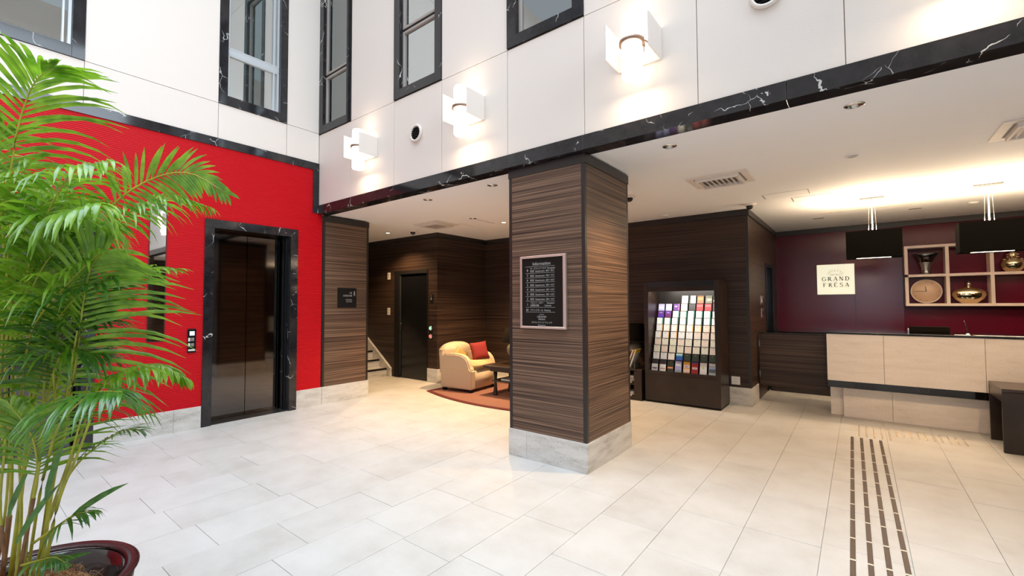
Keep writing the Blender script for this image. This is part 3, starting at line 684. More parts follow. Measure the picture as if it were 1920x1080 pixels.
# ================================================================== RUG, ARMCHAIR, COFFEE TABLE
def arc_outline(inset=0):
    pts = []
    # rounded rug: gentle curved front, straight sides
    xl, xr, yb = -5.95 + inset * 1.6, -3.1 - inset * 1.6, 6.6 - inset
    for i in range(25):
        s = i / 24; x = xl + (xr - xl) * s; u_ = (x - (-4.45)) / 1.5
        pts.append((x, 4.90 + inset + .31 * u_ * u_))
    return pts + [(xr, yb), (xl, yb)]
t = thing('rug', 'terracotta rug with dark red border under the armchair', 'rug', (-4.35, 6.0, 0))
MB().prism(arc_outline(), 'z', .001, .009).build('border', RUGB, t); MB().prism(arc_outline(.075), 'z', .0092, .012).build('field', RUG, t)

def armchair():
    t = thing('armchair', 'beige upholstered armchair with curved back and rolled arms', 'armchair', (-5.51, 5.83, .0125), R(6))
    L = dict(local=True); hx, hy = .34, .40
    MB().box(-hx + .02, -hy + .12, .05, hx - .01, hy - .12, .36, .015, seg=2).build('seat_base', FABRIC, t, **L)
    MB().box(-hx + .12, -hy + .135, .362, hx + .005, hy - .135, .50, .035, seg=3).build('seat_cushion', FABRIC2, t, **L)
    arm = [(-hx, .05), (-hx, .60), (-.20, .635), (0.0, .64), (.14, .62), (.22, .575), (.27, .50), (.30, .40), (hx, .37), (hx, .05)]
    for s in (-1, 1):
        y0, y1 = sorted((s * hy, s * (hy - .125)))
        o = MB().prism(arm, 'y', y0, y1, .02, seg=2).build('arm', FABRIC, t, **L)
        yy = s * hy
        MB().tube([(-.12, yy + s * .001, .385), (.29, yy + s * .001, .385)], .0035, 5).build('piping', FABRIC2, o, local=True)
    bk = [(-hy + .01, .30), (-hy + .01, .70)] + [((-hy + .01) * math.cos(a), .70 + .13 * math.sin(a)) for a in [R(10 * i) for i in range(1, 18)]] + [(hy - .01, .70), (hy - .01, .30)]
    MB().prism(bk, 'x', -hx - .01, -hx + .13, .025, smooth=True, seg=3, M=Matrix.Translation((-.0, 0, 0)) @ Matrix.Rotation(R(-4), 4, 'Y')).build('backrest', FABRIC, t, **L)
    for sx in (-1, 1):
        for sy in (-1, 1): MB().box(sx * (hx - .06) - .035, sy * (hy - .06) - .035, 0, sx * (hx - .06) + .035, sy * (hy - .06) + .035, .052, .006).build('foot', BLACKMAT, t, **L)
    return t
armchair()
def pillow(name, label, loc, w_, th, rot, mat, cat='cushion'):
    bm = MB(); n = 14; t = bmesh.new(); gr = {}
    for sgn in (1, -1):
        for i in range(n + 1):
            for j in range(n + 1):
                u_, v_ = i / n * 2 - 1, j / n * 2 - 1
                puff = (max(0, (1 - u_ ** 4) * (1 - v_ ** 4))) ** .6
                k_ = 1 - .07 * (1 - abs(u_) ** 2) * (abs(v_) ** 3); k2 = 1 - .07 * (1 - abs(v_) ** 2) * (abs(u_) ** 3)
                if sgn == -1 and (i in (0, n) or j in (0, n)): gr[(sgn, i, j)] = gr[(1, i, j)]; continue
                gr[(sgn, i, j)] = t.verts.new((sgn * th / 2 * puff, u_ * w_ / 2 * k2, v_ * w_ / 2 * k_))
        for i in range(n):
            for j in range(n): t.faces.new([gr[(sgn, a, b)] for a, b in ((i, j), (i + 1, j), (i + 1, j + 1), (i, j + 1))])
    o = tag(bm._merge(t, None, None, True).build(name, mat), label, cat); o.location = loc; o.rotation_euler = rot; return o
pillow('red_cushion', 'square crimson cushion leaning on the beige armchair', (-5.42, 5.99, .665), .33, .12, (R(6), R(-22), R(-28)), CUSHR)
pillow('gold_cushion', 'small gold cushion half hidden behind the near arm of the armchair', (-5.60, 5.66, .60), .24, .09, (R(45), R(-20), R(-12)), CUSHG)

t = thing('coffee_table', 'dark wooden coffee table on the rug beside the armchair', 'table', (-4.4, 5.85, .012)); tx0, tx1, ty0, ty1 = -4.90, -3.95, 5.50, 6.15
box('table_top', TABW, t, tx0, ty0, .465, tx1, ty1, .505, .006); box('apron', TABW, t, tx0 + .10, ty0 + .06, .405, tx1 - .10, ty1 - .06, .4645)
box('lower_shelf', TABW, t, tx0 + .12, ty0 + .08, .24, tx1 - .12, ty1 - .08, .262, .003)
for a in (tx0 + .16, tx1 - .16):
    for b in (ty0 + .13, ty1 - .13): MB().lathe([(.045, .013), (.040, .03), (.024, .17), (.030, .19), (.022, .21), (.028, .235), (.024, .26), (.034, .40)], 16, (a, b, 0)).build('leg', TABW, t)
t = tag(box('magazine', PAPERW, None, -4.62, 5.62, .2625, -4.38, 5.92, .285, .003), 'white magazine on the lower shelf of the coffee table', 'magazine')
def table_lamp(x, y, z, sc, label, cat='table lamp'):
    t = thing('table_lamp', label, cat, (x, y, z)); c = (x, y, z)
    pr = [(.06, 0), (.065, .012), (.03, .02), (.022, .03)] + [(.045 * math.sin(a) + .0, .075 - .045 * math.cos(a)) for a in [R(20 * i) for i in range(2, 8)]] + [(.018, .125)] + [(max(.018, .11 * math.sin(a)), .235 - .11 * math.cos(a)) for a in [R(15 * i) for i in range(1, 12)]] + [(.018, .36)]
    MB().lathe([(r_ * sc, z_ * sc) for r_, z_ in pr], 28, c).build('base', GLASSY, t)
    MB().lathe([(.008, .36 * sc), (.008, .44 * sc)], 8, c).build('stem', BRONZE, t)
    MB().lathe([(.19 * sc, .36 * sc), (.13 * sc, .60 * sc), (.126 * sc, .60 * sc), (.186 * sc, .362 * sc), (.19 * sc, .36 * sc)], 32, c, caps=False).build('shade', SHADE, t)
table_lamp(-4.60, 5.93, .5055, 1.0, 'table lamp with grey ball base on the coffee table, beside the pillar edge')

# ================================================================== SIDE CABINET BY THE RACK
cx0, cx1, cy0, cy1 = -3.45, -2.67, 6.66, 7.22
t = thing('magazine_cabinet', 'low dark wooden cabinet with open cubbies between pillar and brochure rack', 'cabinet', (-3.06, 6.94, 0))
m = MB(); m.box(cx0, cy0, 0, cx0 + .025, cy1, .455).box(cx1 - .12, cy0, 0, cx1, cy1, .455).box(cx0 + .025, cy1 - .02, 0, cx1 - .12, cy1, .455).box(cx0 + .025, cy0, 0, cx1 - .12, cy1 - .02, .05); m.build('carcass', DWOOD, t)
box('top_board', DWOOD, t, cx0 - .01, cy0 - .01, .4555, cx1 + .01, cy1, .482, .003); box('shelf', DWOOD, t, cx0 + .0255, cy0 + .01, .235, cx1 - .1205, cy1 - .0205, .255)
box('divider', DWOOD, t, -3.12, cy0 + .005, .0505, -3.10, cy1 - .0205, .2345); box('divider', DWOOD, t, -3.12, cy0 + .005, .2555, -3.10, cy1 - .0205, .455)
for i, (xx, zz, hh, lb) in enumerate(((-2.93, .2555, .11, 'stack of white leaflets in the upper cubby of the low cabinet'), (-2.93, .0505, .07, 'small white leaflet stack in the lower cubby of the low cabinet'))):
    t = thing('leaflet_stack', lb, 'leaflets', (xx, 6.84, zz))
    for k in range(4):
        h_ = hh / 4; MB().box(-.09, -.10, 0, .09, .10, h_ * .9, .001, M=Matrix.Translation((xx + .01 * (k % 2), 6.82 + .008 * k, zz + k * h_)) @ Matrix.Rotation(R(7 * ((k * 3) % 4) - 8), 4, 'Z')).build('sheet_block', PAPERW, t)
table_lamp(-2.93, 7.03, .4825, 1.15, 'table lamp with grey ball base and black shade behind the magazines')
MG = [plain('magazine_pink', (.62, .34, .36), .4), plain('magazine_dark_red', (.20, .05, .05), .4), plain('magazine_white', (.75, .73, .68), .4), plain('magazine_yellow', (.75, .52, .08), .4)]
for i, (xx, mt, col) in enumerate(((-3.02, 0, 'pink and white'), (-2.965, 1, 'dark red and white'), (-2.905, 2, 'white'), (-2.86, 3, 'yellow-topped white'))):
    t = thing('magazine', '%s magazine leaning in the stand before the ball lamp' % col, 'magazine', (xx, 6.80, .484), 0, 'magazines on the low cabinet')
    M = Matrix.Translation((xx - .02, 6.80, .490)) @ Matrix.Rotation(R(20), 4, 'Y')
    MB().box(-.006, -.10, .0, .006, .10, .27 + .012 * i, .001, M=M).build('pages', MG[2], t); MB().box(.0062, -.10, .0, .0085, .10, .27 + .012 * i, M=M).build('cover', MG[mt] if i != 3 else MG[2], t)
    if i == 3: MB().box(-.0075, -.101, .255, .0095, .101, .307, M=M).build('yellow_band', MG[3], t)
t = thing('magazine_stand', 'low wire stand holding the leaning magazines', 'stand', (-2.95, 6.80, .4825)); m = MB()
m.tube([(-3.10, 6.69, .488), (-2.80, 6.69, .488)], .004).tube([(-3.10, 6.91, .488), (-2.80, 6.91, .488)], .004)
m.build('wire', BRONZE, t); box('end_plate', GLASSY, t, -2.80, 6.69, .484, -2.79, 6.91, .56, .002)

# ================================================================== BROCHURE RACK
rx0, rx1, ry0, ry1 = -2.63, -1.545, 6.70, 7.228
t = thing('brochure_rack', 'tall dark wooden brochure rack standing against the brown wall', 'rack', ((rx0 + rx1) / 2, 6.96, 0))
ox0, ox1, oz0, oz1 = -2.565, -1.61, .47, 1.68
box('lower_cabinet', DWOOD, t, rx0, ry0, .03, rx1, ry1, .43, .003); box('plinth', BLACKMAT, t, rx0 + .01, ry0 + .02, 0, rx1 - .01, ry1, .03)
box('side_panel', DWOOD, t, rx0, ry0, .4305, ox0, ry1, 1.83, .002); box('side_panel', DWOOD, t, ox1, ry0, .4305, rx1, ry1, 1.83, .002)
box('top_panel', plain('blue_black_top', (.014, .016, .020), .3), t, ox0 + .0005, ry0, 1.745, ox1 - .0005, ry1, 1.83, .002); box('header_rail', DWOOD, t, ox0 + .0005, ry0 + .004, oz1, ox1 - .0005, ry0 + .03, 1.7445)
box('sill_rail', DWOOD, t, ox0 + .0005, ry0, .4305, ox1 - .0005, ry0 + .03, oz0 + .01); box('back_panel', TRIMD, t, ox0 + .0005, ry1 - .02, .4305, ox1 - .0005, ry1, 1.7445)
TW = .1195
tiers = [(.475, 6.765)] + [(.475 + .175 + .105 * i, 6.80 + .040 * i) for i in range(8)] 
tiers.append((tiers[-1][0] + .115, 7.125))
for z, y in tiers: box('shelf_tier', TRIMD, t, ox0 + .001, y - .014, z - .007, ox1 - .001, y + .05, z)
lamp = bpy.data.lights.new('rack_light', 'AREA'); lamp.shape = 'RECTANGLE'; lamp.size = .85; lamp.size_y = .03; lamp.energy = 9.0; lamp.color = (1, .93, .84)
lo = bpy.data.objects.new('rack_light', lamp); C.objects.link(lo); lo.parent = t; lo.location = (0, ry0 + .045 - 6.96, 1.735); lo.rotation_euler = (R(12), 0, 0)
PM = {}
def pm(c, r=.45):
    if c not in PM: PM[c] = plain('printed_paper_%d' % len(PM), c, r)
    return PM[c]
Wt, Cr, Gn, Or, Nv, Pu, Lv, Dg, Rd, Bk = (.80, .80, .78), (.80, .74, .58), (.03, .22, .14), (.75, .40, .05), (.02, .03, .20), (.10, .03, .20), (.42, .42, .72), (.03, .045, .03), (.36, .02, .03), (.02, .02, .02)
def brochure(x, y, z, h, design, label, group):
    t = thing('brochure', label, 'brochure', (x, y, z), 0, group); hw = .047
    M = Matrix.Translation((x, y, z + .001)) @ Matrix.Rotation(R(-13), 4, 'X')
    bg, extra = design
    MB().box(-hw, 0, 0, hw, .008, h, M=M).build('cover', pm(bg), t)
    for (a, b, c, d, col) in extra:
        MB().box(-hw + a * 2 * hw, -.0012, c * h, -hw + b * 2 * hw, -.0002, d * h, M=M).build('print', pm(col), t)
ORD = ['first', 'second', 'third', 'fourth', 'fifth', 'sixth', 'seventh', 'eighth', 'ninth', 'tenth']
dot = [(.35, .48, .74, .80, Bk), (.20, .75, .88, .91, (.45, .45, .45))]
gside = dot + [(.86, 1, 0, 1, Gn)]; oside = [(.88, 1, 0, 1, Or), (.25, .6, .76, .80, (.6, .25, .15)), (.2, .7, .88, .9, (.5, .5, .5))]
cre = [(.3, .62, .78, .82, (.55, .30, .18)), (.2, .75, .88, .9, (.5, .5, .45))]
for r_, (z, y) in enumerate(tiers):
    for c_ in range(8):
        x = ox0 + .062 + c_ * .1185 + random.uniform(-.003, .003); h = .100 + random.uniform(-.003, .002); nm = 'white'
        if r_ == 0: h = .165
        if r_ == 8: h = .108
        if r_ == 0:
            D, nm = [((Wt, [(0, 1, .62, 1, (.05, .05, .06)), (.1, .9, .22, .28, Bk), (.2, .8, .16, .21, Rd)]), 'black-topped white curved-line'), ((Wt, [(0, 1, .62, 1, (.05, .05, .06)), (.1, .9, .2, .26, Rd)]), 'black-topped white red-line'),
                 ((Dg, [(.45, .55, .8, .86, (.6, .45, .1)), (.1, .9, .28, .42, (.75, .3, .12))]), 'dark green with an orange picture'), ((Lv, [(.1, .9, .55, .8, (.72, .78, .9)), (.1, .9, .0, .2, (.3, .34, .36))]), 'lilac blue'),
                 ((Or, [(.1, .9, .45, .7, (.75, .6, .75)), (.3, .6, .5, .62, Pu), (0, 1, .05, .35, (.8, .6, .5))]), 'orange and purple'), ((Rd, [(.15, .85, .38, .55, (.7, .65, .62)), (.3, .7, .42, .5, Bk), (0, 1, .88, 1, (.12, .08, .3))]), 'red with a picture'),
                 ((Wt, [(.35, .65, .48, .64, (.45, .55, .2))]), 'white with a green emblem'), ((( .45, .5, .5), [(0, 1, .8, 1, (.75, .75, .72)), (.05, .95, .2, .5, (.10, .12, .14)), (0, 1, .5, .66, (.3, .38, .6))]), 'grey landscape')][c_]
        elif r_ == 1:
            if c_ < 3: D, nm = (Wt, dot), 'white with a black dot'
            elif c_ == 3: D, nm = ((.02, .10, .42), [(0, 1, .75, 1, (.55, .75, .75)), (0, 1, .58, .75, (.05, .35, .5))]), 'blue sea picture'
            else: D, nm = (Dg, [(.4, .6, .78, .85, (.35, .33, .12))]), 'dark green'
        elif r_ in (2, 3): D, nm = (((.78, .76, .62) if (c_ + r_) % 3 else (.80, .68, .58)), cre), 'cream'
        elif r_ in (4, 5): D, nm = ((Wt if c_ < 5 else (.80, .70, .60)), oside if (r_ == 5 or c_ < 3) else cre), 'white and orange'
        elif r_ in (6, 7):
            D, nm = (Wt, gside), 'white with green edge'
            if r_ == 7 and c_ < 2: D, nm = (Pu, [(.3, .7, .7, .8, (.4, .3, .6)), (0, 1, 0, .45, (.12, .02, .10) if c_ else (.08, .03, .35))]), 'purple'
        elif r_ == 8:
            if c_ < 2: D, nm = (Lv, [(.1, .9, .3, .6, (.55, .6, .85))]), 'lilac'
            elif c_ == 2: D, nm = (Pu, [(.2, .6, .55, .7, (.5, .4, .7)), (.8, 1, 0, 1, (.4, .1, .35))]), 'purple'
            elif c_ == 3: D, nm = (Cr, [(0, 1, .45, .62, Wt), (.1, .9, .02, .5, (.78, .74, .55))]), 'pale yellow'
            elif c_ in (4,): D, nm = (Bk, []), 'black'
            elif c_ in (5, 6): D, nm = (Rd, [(.1, .9, .65, .72, (.6, .3, .25))]), 'deep red'
            else: D, nm = ((.10, .03, .03), [(.25, .75, .3, .8, (.55, .25, .2))]), 'dark red'
        else:
            h = .12
            if c_ < 3: continue
            D, nm = [((Wt, []), 'plain white'), ((Wt, [(0, .2, 0, 1, Bk)]), 'white and black'), (((.30, .12, .04), [(.1, .9, .4, .8, (.5, .28, .08))]), 'brown picture'), (((.16, .16, .10), [(.2, .9, .3, .6, (.5, .42, .3))]), 'olive picture'), (((.08, .12, .04), [(0, 1, .2, .4, (.7, .6, .6)), (0, 1, 0, .2, Rd)]), 'green and red')][c_ - 3]
        brochure(x + (.012 * (7 - c_) / 7 if r_ > 0 else 0), y, z, h, D, '%s brochure, %s from left, %s row from top' % (nm, ORD[c_ if r_ < 9 else c_ - 3], ORD[9 - r_]), 'brochures in the rack')
t = thing('wall_socket', 'white wall socket between the brochure rack and the stone-based corner', 'wall socket', (-1.46, Y2, .36)); box('plate', WPLATE, t, -1.525, Y2 - .010, .298, -1.405, Y2 - .0005, .418, .004)
for zz in (.33, .375): box('outlet', PLASTIC, t, -1.485, Y2 - .0125, zz, -1.445, Y2 - .0102, zz + .028, .001)
t = thing('reception_light_switch', 'upper chrome switch plate beside the narrow black doorway', 'wall plate', (X2, 8.3, 1.49)); box('plate', STEEL, t, X2 + .0005, 8.15, 1.475, X2 + .012, 8.40, 1.62, .003); box('rocker', PLASTIC, t, X2 + .0125, 8.20, 1.51, X2 + .017, 8.25, 1.58, .002); box('rocker', BLACKMAT, t, X2 + .0125, 8.29, 1.51, X2 + .017, 8.34, 1.58, .002)
t = thing('reception_light_switch', 'lower chrome switch plate beside the narrow black doorway', 'wall plate', (X2, 8.3, 1.28)); box('plate', STEEL, t, X2 + .0005, 8.20, 1.265, X2 + .012, 8.40, 1.41, .003); box('rocker', BLACKMAT, t, X2 + .0125, 8.27, 1.30, X2 + .017, 8.33, 1.37, .002)

# ================================================================== RECEPTION
t = thing('reception_gate', 'dark veneer half-height swing gate beside the reception counter', 'gate', (-.8, 7.8, .24))
box('gate_panel', VEND, t, -1.225, 7.78, .245, -.36, 7.82, 1.035, .003); box('top_cap', BLACKM, t, -1.23, 7.775, 1.036, -.355, 7.825, 1.05, .002)
for zz in (.37, .83): box('hinge', CHROME, t, -1.236, 7.772, zz, -1.222, 7.779, zz + .10, .002)
kx0, kx1 = -.35, 3.3
t = thing('reception_counter', 'long pale stone reception counter with black top and black band', 'counter', (1.4, 7.5, 0))
for a, b in ((kx0, .225), (.228, 1.10), (1.103, 2.0), (2.003, kx1)): box('upper_stone_panel', CSTONE, t, a, 7.20, .487, b, 7.24, 1.092, .0015)
box('upper_stone_panel', CSTONE, t, kx0, 7.2405, .487, kx0 + .03, 7.79, 1.092, .0015)
box('black_band', BLACKM, t, kx0, 7.202, .40, kx1, 7.79, .4865, .001)
for a, b in ((-.193, .30), (.303, 1.25), (1.253, kx1)): box('lower_stone_panel', CSTONE, t, a, 7.375, 0, b, 7.41, .3995, .0015)
box('lower_stone_panel', CSTONE, t, -.335, 7.455, 0, -.194, 7.49, .3995, .0015); box('lower_side_panel', CSTONE, t, -.335, 7.4905, 0, -.305, 7.79, .3995, .001)
box('carcass', TRIMD, t, -.30, 7.50, 0, kx1, 7.78, .3995); box('carcass', TRIMD, t, kx0 + .031, 7.2405, .487, kx1, 7.78, 1.092)
box('counter_top', BLACKM, t, kx0 - .008, 7.19, 1.0925, kx1, 7.86, 1.118, .003)
t = thing('back_desk', 'black-topped dark desk along the maroon wall behind the gate', 'desk', (1, 9.4, 0)); box('desk_top', BLACKM, t, X2 + .03, 8.75, .985, 3.9, Y3 - .005, 1.02, .003); box('desk_body', DWOOD, t, X2 + .04, 8.80, 0, 3.9, Y3 - .01, .984)
t = thing('counter_monitor', 'low black monitor lying on the reception counter', 'monitor', (.64, 7.72, 1.118))
box('casing', SHADE, t, .50, 7.66, 1.1185, .88, 7.72, 1.195, .006); box('screen', BLACK, t, .52, 7.7205, 1.13, .86, 7.722, 1.19); box('stand_edge', STEEL, t, .485, 7.65, 1.1185, .4995, 7.71, 1.165, .003)
t = thing('pen_stand', 'thin black pen standing in a small base on the counter', 'pen', (.995, 7.4, 1.118)); MB().lathe([(.001, 0), (.022, 0), (.020, .010), (.006, .018), (.001, .019)], 16, (.995, 7.40, 1.1185)).build('holder', CHROME, t); MB().tube([(.995, 7.40, 1.135), (.985, 7.40, 1.215), (.968, 7.40, 1.285)], [.005, .005, .0015], 8).build('pen', BLACK, t)
t = thing('glass_tray', 'thin reflective tray on the counter top by the pen', 'tray', (.95, 7.32, 1.118)); box('tray', SILVER, t, .86, 7.23, 1.1185, 1.0, 7.36, 1.124, .002); box('tray', SILVER, t, 1.03, 7.23, 1.1185, 1.45, 7.36, 1.124, .002)

# backlit sign
t = thing('backlit_hotel_sign', 'square backlit cream sign with black lettering on the maroon wall', 'sign', (-.33, Y3, 1.65))
box('light_box', SIGNL, t, -.602, Y3 - .045, 1.652, -.050, Y3 - .001, 2.197, .002)
sy = Y3 - .0458
def serif(ch, x, z, h, w_, mb):
    """roman capital from thick and thin strokes with serifs; box (x..x+w_, z..z+h)"""
    T, th = h * .17, h * .085
    def st(x0_, z0_, x1_, z1_, wd):
        d = Vector((x1_ - x0_, 0, z1_ - z0_)); n_ = Vector((-d.z, 0, d.x)).normalized() * wd / 2
        P = [(x0_ + n_.x, z0_ + n_.z), (x1_ + n_.x, z1_ + n_.z), (x1_ - n_.x, z1_ - n_.z), (x0_ - n_.x, z0_ - n_.z)]
        mb.prism([(x + a * 1.0, z + b) for a, b in P], 'y', sy - .0006, sy)
    def sf(cx_, cz_, l=.34): st(cx_ - h * l / 2, cz_, cx_ + h * l / 2, cz_, th)
    def arc(cx_, cz_, rx_, rz_, a0, a1, n_=14):
        for i in range(n_):
            A, B = R(a0 + (a1 - a0) * i / n_), R(a0 + (a1 - a0) * (i + 1) / n_); mid = (A + B) / 2
            st(cx_ + rx_ * math.cos(A), cz_ + rz_ * math.sin(A), cx_ + rx_ * math.cos(B), cz_ + rz_ * math.sin(B), th + (T - th) * abs(math.cos(mid)))
    e = th / 2
    if ch == 'G': arc(w_ * .5, h * .5, w_ * .45, h * .47, 40, 320); st(w_ * .9, h * .1, w_ * .9, h * .45, T * .8); sf(w_ * .85, h * .45, .3)
    if ch in 'RF' or ch in 'ED': st(w_ * .2, 0, w_ * .2, h, T); sf(w_ * .2, e, .24); sf(w_ * .2, h - e, .24)
    if ch == 'R': arc(w_ * .3, h * .75, w_ * .42, h * .23, -90, 90); st(w_ * .2, h - e, w_ * .35, h - e, th); st(w_ * .2, h * .51, w_ * .35, h * .51, th); st(w_ * .45, h * .5, w_ * .9, 0, T); sf(w_ * .92, e, .22)
    if ch == 'D': arc(w_ * .35, h * .5, w_ * .55, h * .48, -90, 90); st(w_ * .2, h - e, w_ * .4, h - e, th); st(w_ * .2, e, w_ * .4, e, th)
    if ch == 'A': st(w_ * .1, 0, w_ * .5, h, th); st(w_ * .5, h, w_ * .9, 0, T); st(w_ * .25, h * .35, w_ * .75, h * .35, th); sf(w_ * .1, e, .28); sf(w_ * .9, e, .3)
    if ch == 'N': st(w_ * .15, 0, w_ * .15, h, th); st(w_ * .15, h, w_ * .85, 0, T); st(w_ * .85, 0, w_ * .85, h, th); sf(w_ * .15, e, .3); sf(w_ * .1, h - e, .25); sf(w_ * .85, h - e, .3)
    if ch in 'FE': st(w_ * .2, h - e, w_ * .85, h - e, th); st(w_ * .2, h * .52, w_ * .65, h * .52, th); st(w_ * .83, h, w_ * .83, h * .8, th)
    if ch == 'E': st(w_ * .2, e, w_ * .88, e, th); st(w_ * .87, 0, w_ * .87, h * .22, th); st(w_ * .45, h * 1.1, w_ * .65, h * 1.28, th * 1.4)
    if ch == 'S': arc(w_ * .5, h * .74, w_ * .32, h * .23, 20, 270, 12); arc(w_ * .5, h * .27, w_ * .36, h * .25, 90, -160, 12)
m = MB()
for i, ch in enumerate('GRAND'): serif(ch, -.527 + i * .085, 1.898, .074, .062, m)
for i, ch in enumerate('FRESA'): serif(ch, -.513 + i * .081, 1.788, .072, .058, m)
m.build('lettering', INK, t)
for i, ch in enumerate('SOTETSU'):
    a = R(62 - i * 20.7); cx_, cz_ = -.33, 1.985
    text(ch, .044, (cx_ - math.sin(a) * .105, sy - .0005, cz_ + math.cos(a) * .085), (math.cos(a), 0, math.sin(a)), (-math.sin(a), 0, math.cos(a)), INK, t, 'lettering', 'CENTER', .0004)
text('HOTELS', .040, (-.33, sy - .0005, 1.994), (1, 0, 0), (0, 0, 1), INK, t, 'lettering', 'CENTER', .0004, 1.1)

# cream shelf unit with its ornaments
sx0, sx1, sz0, sz1, syf = .613, 3.10, 1.44, 2.43, Y3 - .22
t = thing('cream_shelf_unit', 'cream box shelf unit of open cells on the maroon wall', 'shelf', (1.8, Y3, sz0)); bt = .042
box('frame_board', WLACQ, t, sx0, syf, sz0, sx1, Y3 + .029, sz0 + bt, .002); box('frame_board', WLACQ, t, sx0, syf, sz1 - bt, sx1, Y3 + .029, sz1, .002)
box('mid_shelf', WLACQ, t, sx0 + bt, syf, 1.915, sx1 - bt, Y3 + .029, 1.915 + bt, .002)
for i in range(6):
    a = sx0 + i * (sx1 - sx0 - bt) / 5
    box('frame_board' if i in (0, 5) else 'divider', WLACQ, t, a, syf + .0005, sz0 + bt, a + bt, Y3 + .029, 1.915, .001); box('frame_board' if i in (0, 5) else 'divider', WLACQ, t, a, syf + .0005, 1.915 + bt, a + bt, Y3 + .029, sz1 - bt, .001)
cw = (sx1 - sx0 - bt) / 5; cc = [sx0 + bt / 2 + cw * (i + .5) for i in range(5)]; zl, zu = sz0 + bt + .0005, 1.915 + bt + .0005; yo = Y3 - .10
t = thing('flared_glass_vase', 'smoky flared ribbed vase in the top left cell of the cream shelf', 'vase', (cc[0], yo, zu))
MB().lathe([(.075, 0), (.065, .02), (.058, .08), (.075, .18), (.12, .28), (.165, .34), (.160, .34), (.115, .28), (.07, .18), (.053, .08), (.055, .03)], 40, (cc[0], yo, zu), caps=True).build('body', VASEG, t)
m = MB()
for i in range(9): r_ = .0585 + (.03 * (i / 8) ** 2); m.lathe([(r_, .05 + i * .017), (r_ + .004, .054 + i * .017), (r_, .058 + i * .017)], 28, (cc[0], yo, zu), caps=False)
m.build('ribs', CHROME, t)
t = thing('round_clock', 'round beige clock standing in the bottom left cell of the cream shelf', 'clock', (cc[0], yo, zl)); cr = .195
M = Matrix.Translation((cc[0], Y3 - .06, zl + cr + .003)) @ Matrix.Rotation(R(90), 4, 'X')
MB().lathe([(.001, 0), (cr - .004, 0), (cr, .008), (cr, .022), (cr - .01, .028), (cr - .016, .024)], 48, M=M, caps=False).build('case', WLACQ, t)
MB().lathe([(.001, .020), (cr - .014, .020), (cr - .014, .023), (.001, .023)], 48, M=M).build('dial', plain('beige_dial', (.66, .47, .33), .4), t)
yc_ = Y3 - .06 - .0235; zc_ = zl + cr + .003
m = MB(); m.prism([(cc[0] - .006, zc_), (cc[0] + .006, zc_), (cc[0] - .010, zc_ + .085), (cc[0] - .016, zc_ + .085)], 'y', yc_ - .003, yc_); m.prism([(cc[0], zc_ - .003), (cc[0], zc_ + .004), (cc[0] - .14, zc_ + .006), (cc[0] - .14, zc_ + .001)], 'y', yc_ - .005, yc_ - .0032); m.build('hands', INK, t)
m = MB()
for i in range(12): a = R(30 * i); m.box(-.002, 0, -.008, .002, .002, .008, M=Matrix.Translation((cc[0] + .155 * math.sin(a), yc_ - .002, zc_ + .155 * math.cos(a))) @ Matrix.Rotation(a, 4, 'Y'))
m.build('hour_marks', INK, t)
GOLDM = plain('mercury_gold_glass', (.80, .66, .42), .10, 1)
t = thing('squat_gold_vase', 'squat mirrored gold bottle in the lower second cell of the cream shelf', 'vase', (cc[1], yo, zl))
MB().lathe([(.07, 0), (.09, .006), (.165, .07), (.195, .13), (.185, .18), (.13, .225), (.05, .25), (.025, .262), (.022, .275)], 40, (cc[1], yo, zl), sy=.48).build('body', GOLDM, t)
MB().lathe([(.012, .275), (.028, .285), (.030, .305), (.020, .325), (.008, .335), (.008, .345), (.002, .350)], 24, (cc[1], yo, zl)).build('stopper', CHROME, t)
t = thing('gourd_gold_vase', 'gold mirrored gourd vase with studded neck in the upper third cell', 'vase', (cc[2], yo, zu)); c = (cc[2] - .01, yo, zu)
MB().lathe([(.05, 0), (.07, .004), (.115, .05), (.13, .11), (.115, .17), (.07, .215), (.05, .235), (.056, .26), (.050, .285), (.032, .30), (.036, .32), (.032, .34), (.020, .36), (.024, .40)], 36, c).build('body', GOLDM, t)
m = MB()
for zz, rr_, n_ in ((.19, .10, 9), (.225, .062, 7), (.26, .058, 7), (.32, .038, 6)):
    for i in range(n_): a = 2 * PI * i / n_; m.lathe([(.001, -.010), (.009, -.006), (.011, 0), (.009, .006), (.001, .010)], 8, (c[0] + rr_ * math.cos(a), c[1] + rr_ * math.sin(a), zu + zz))
m.build('studs', GOLDM, t, kind='stuff')

# side table at the right edge
t = thing('slab_side_table', 'dark wooden slab-sided table in front of the counter at the right edge', 'table', (1.6, 6.83, 0)); xa, xb = 1.10, 2.2
box('table_top', TABW, t, xa, 6.53, .60, xb, 7.12, .635, .004)
m = MB(); m.box(xa + .004, 6.56, .50, xa + .03, 7.095, .5995); m.build('apron', TABW, t)
box('slab_leg', DWOOD, t, xa, 6.53, 0, xb, 6.56, .5995, .004); box('slab_leg', DWOOD, t, xa + .002, 7.095, 0, xb, 7.12, .5995, .004)

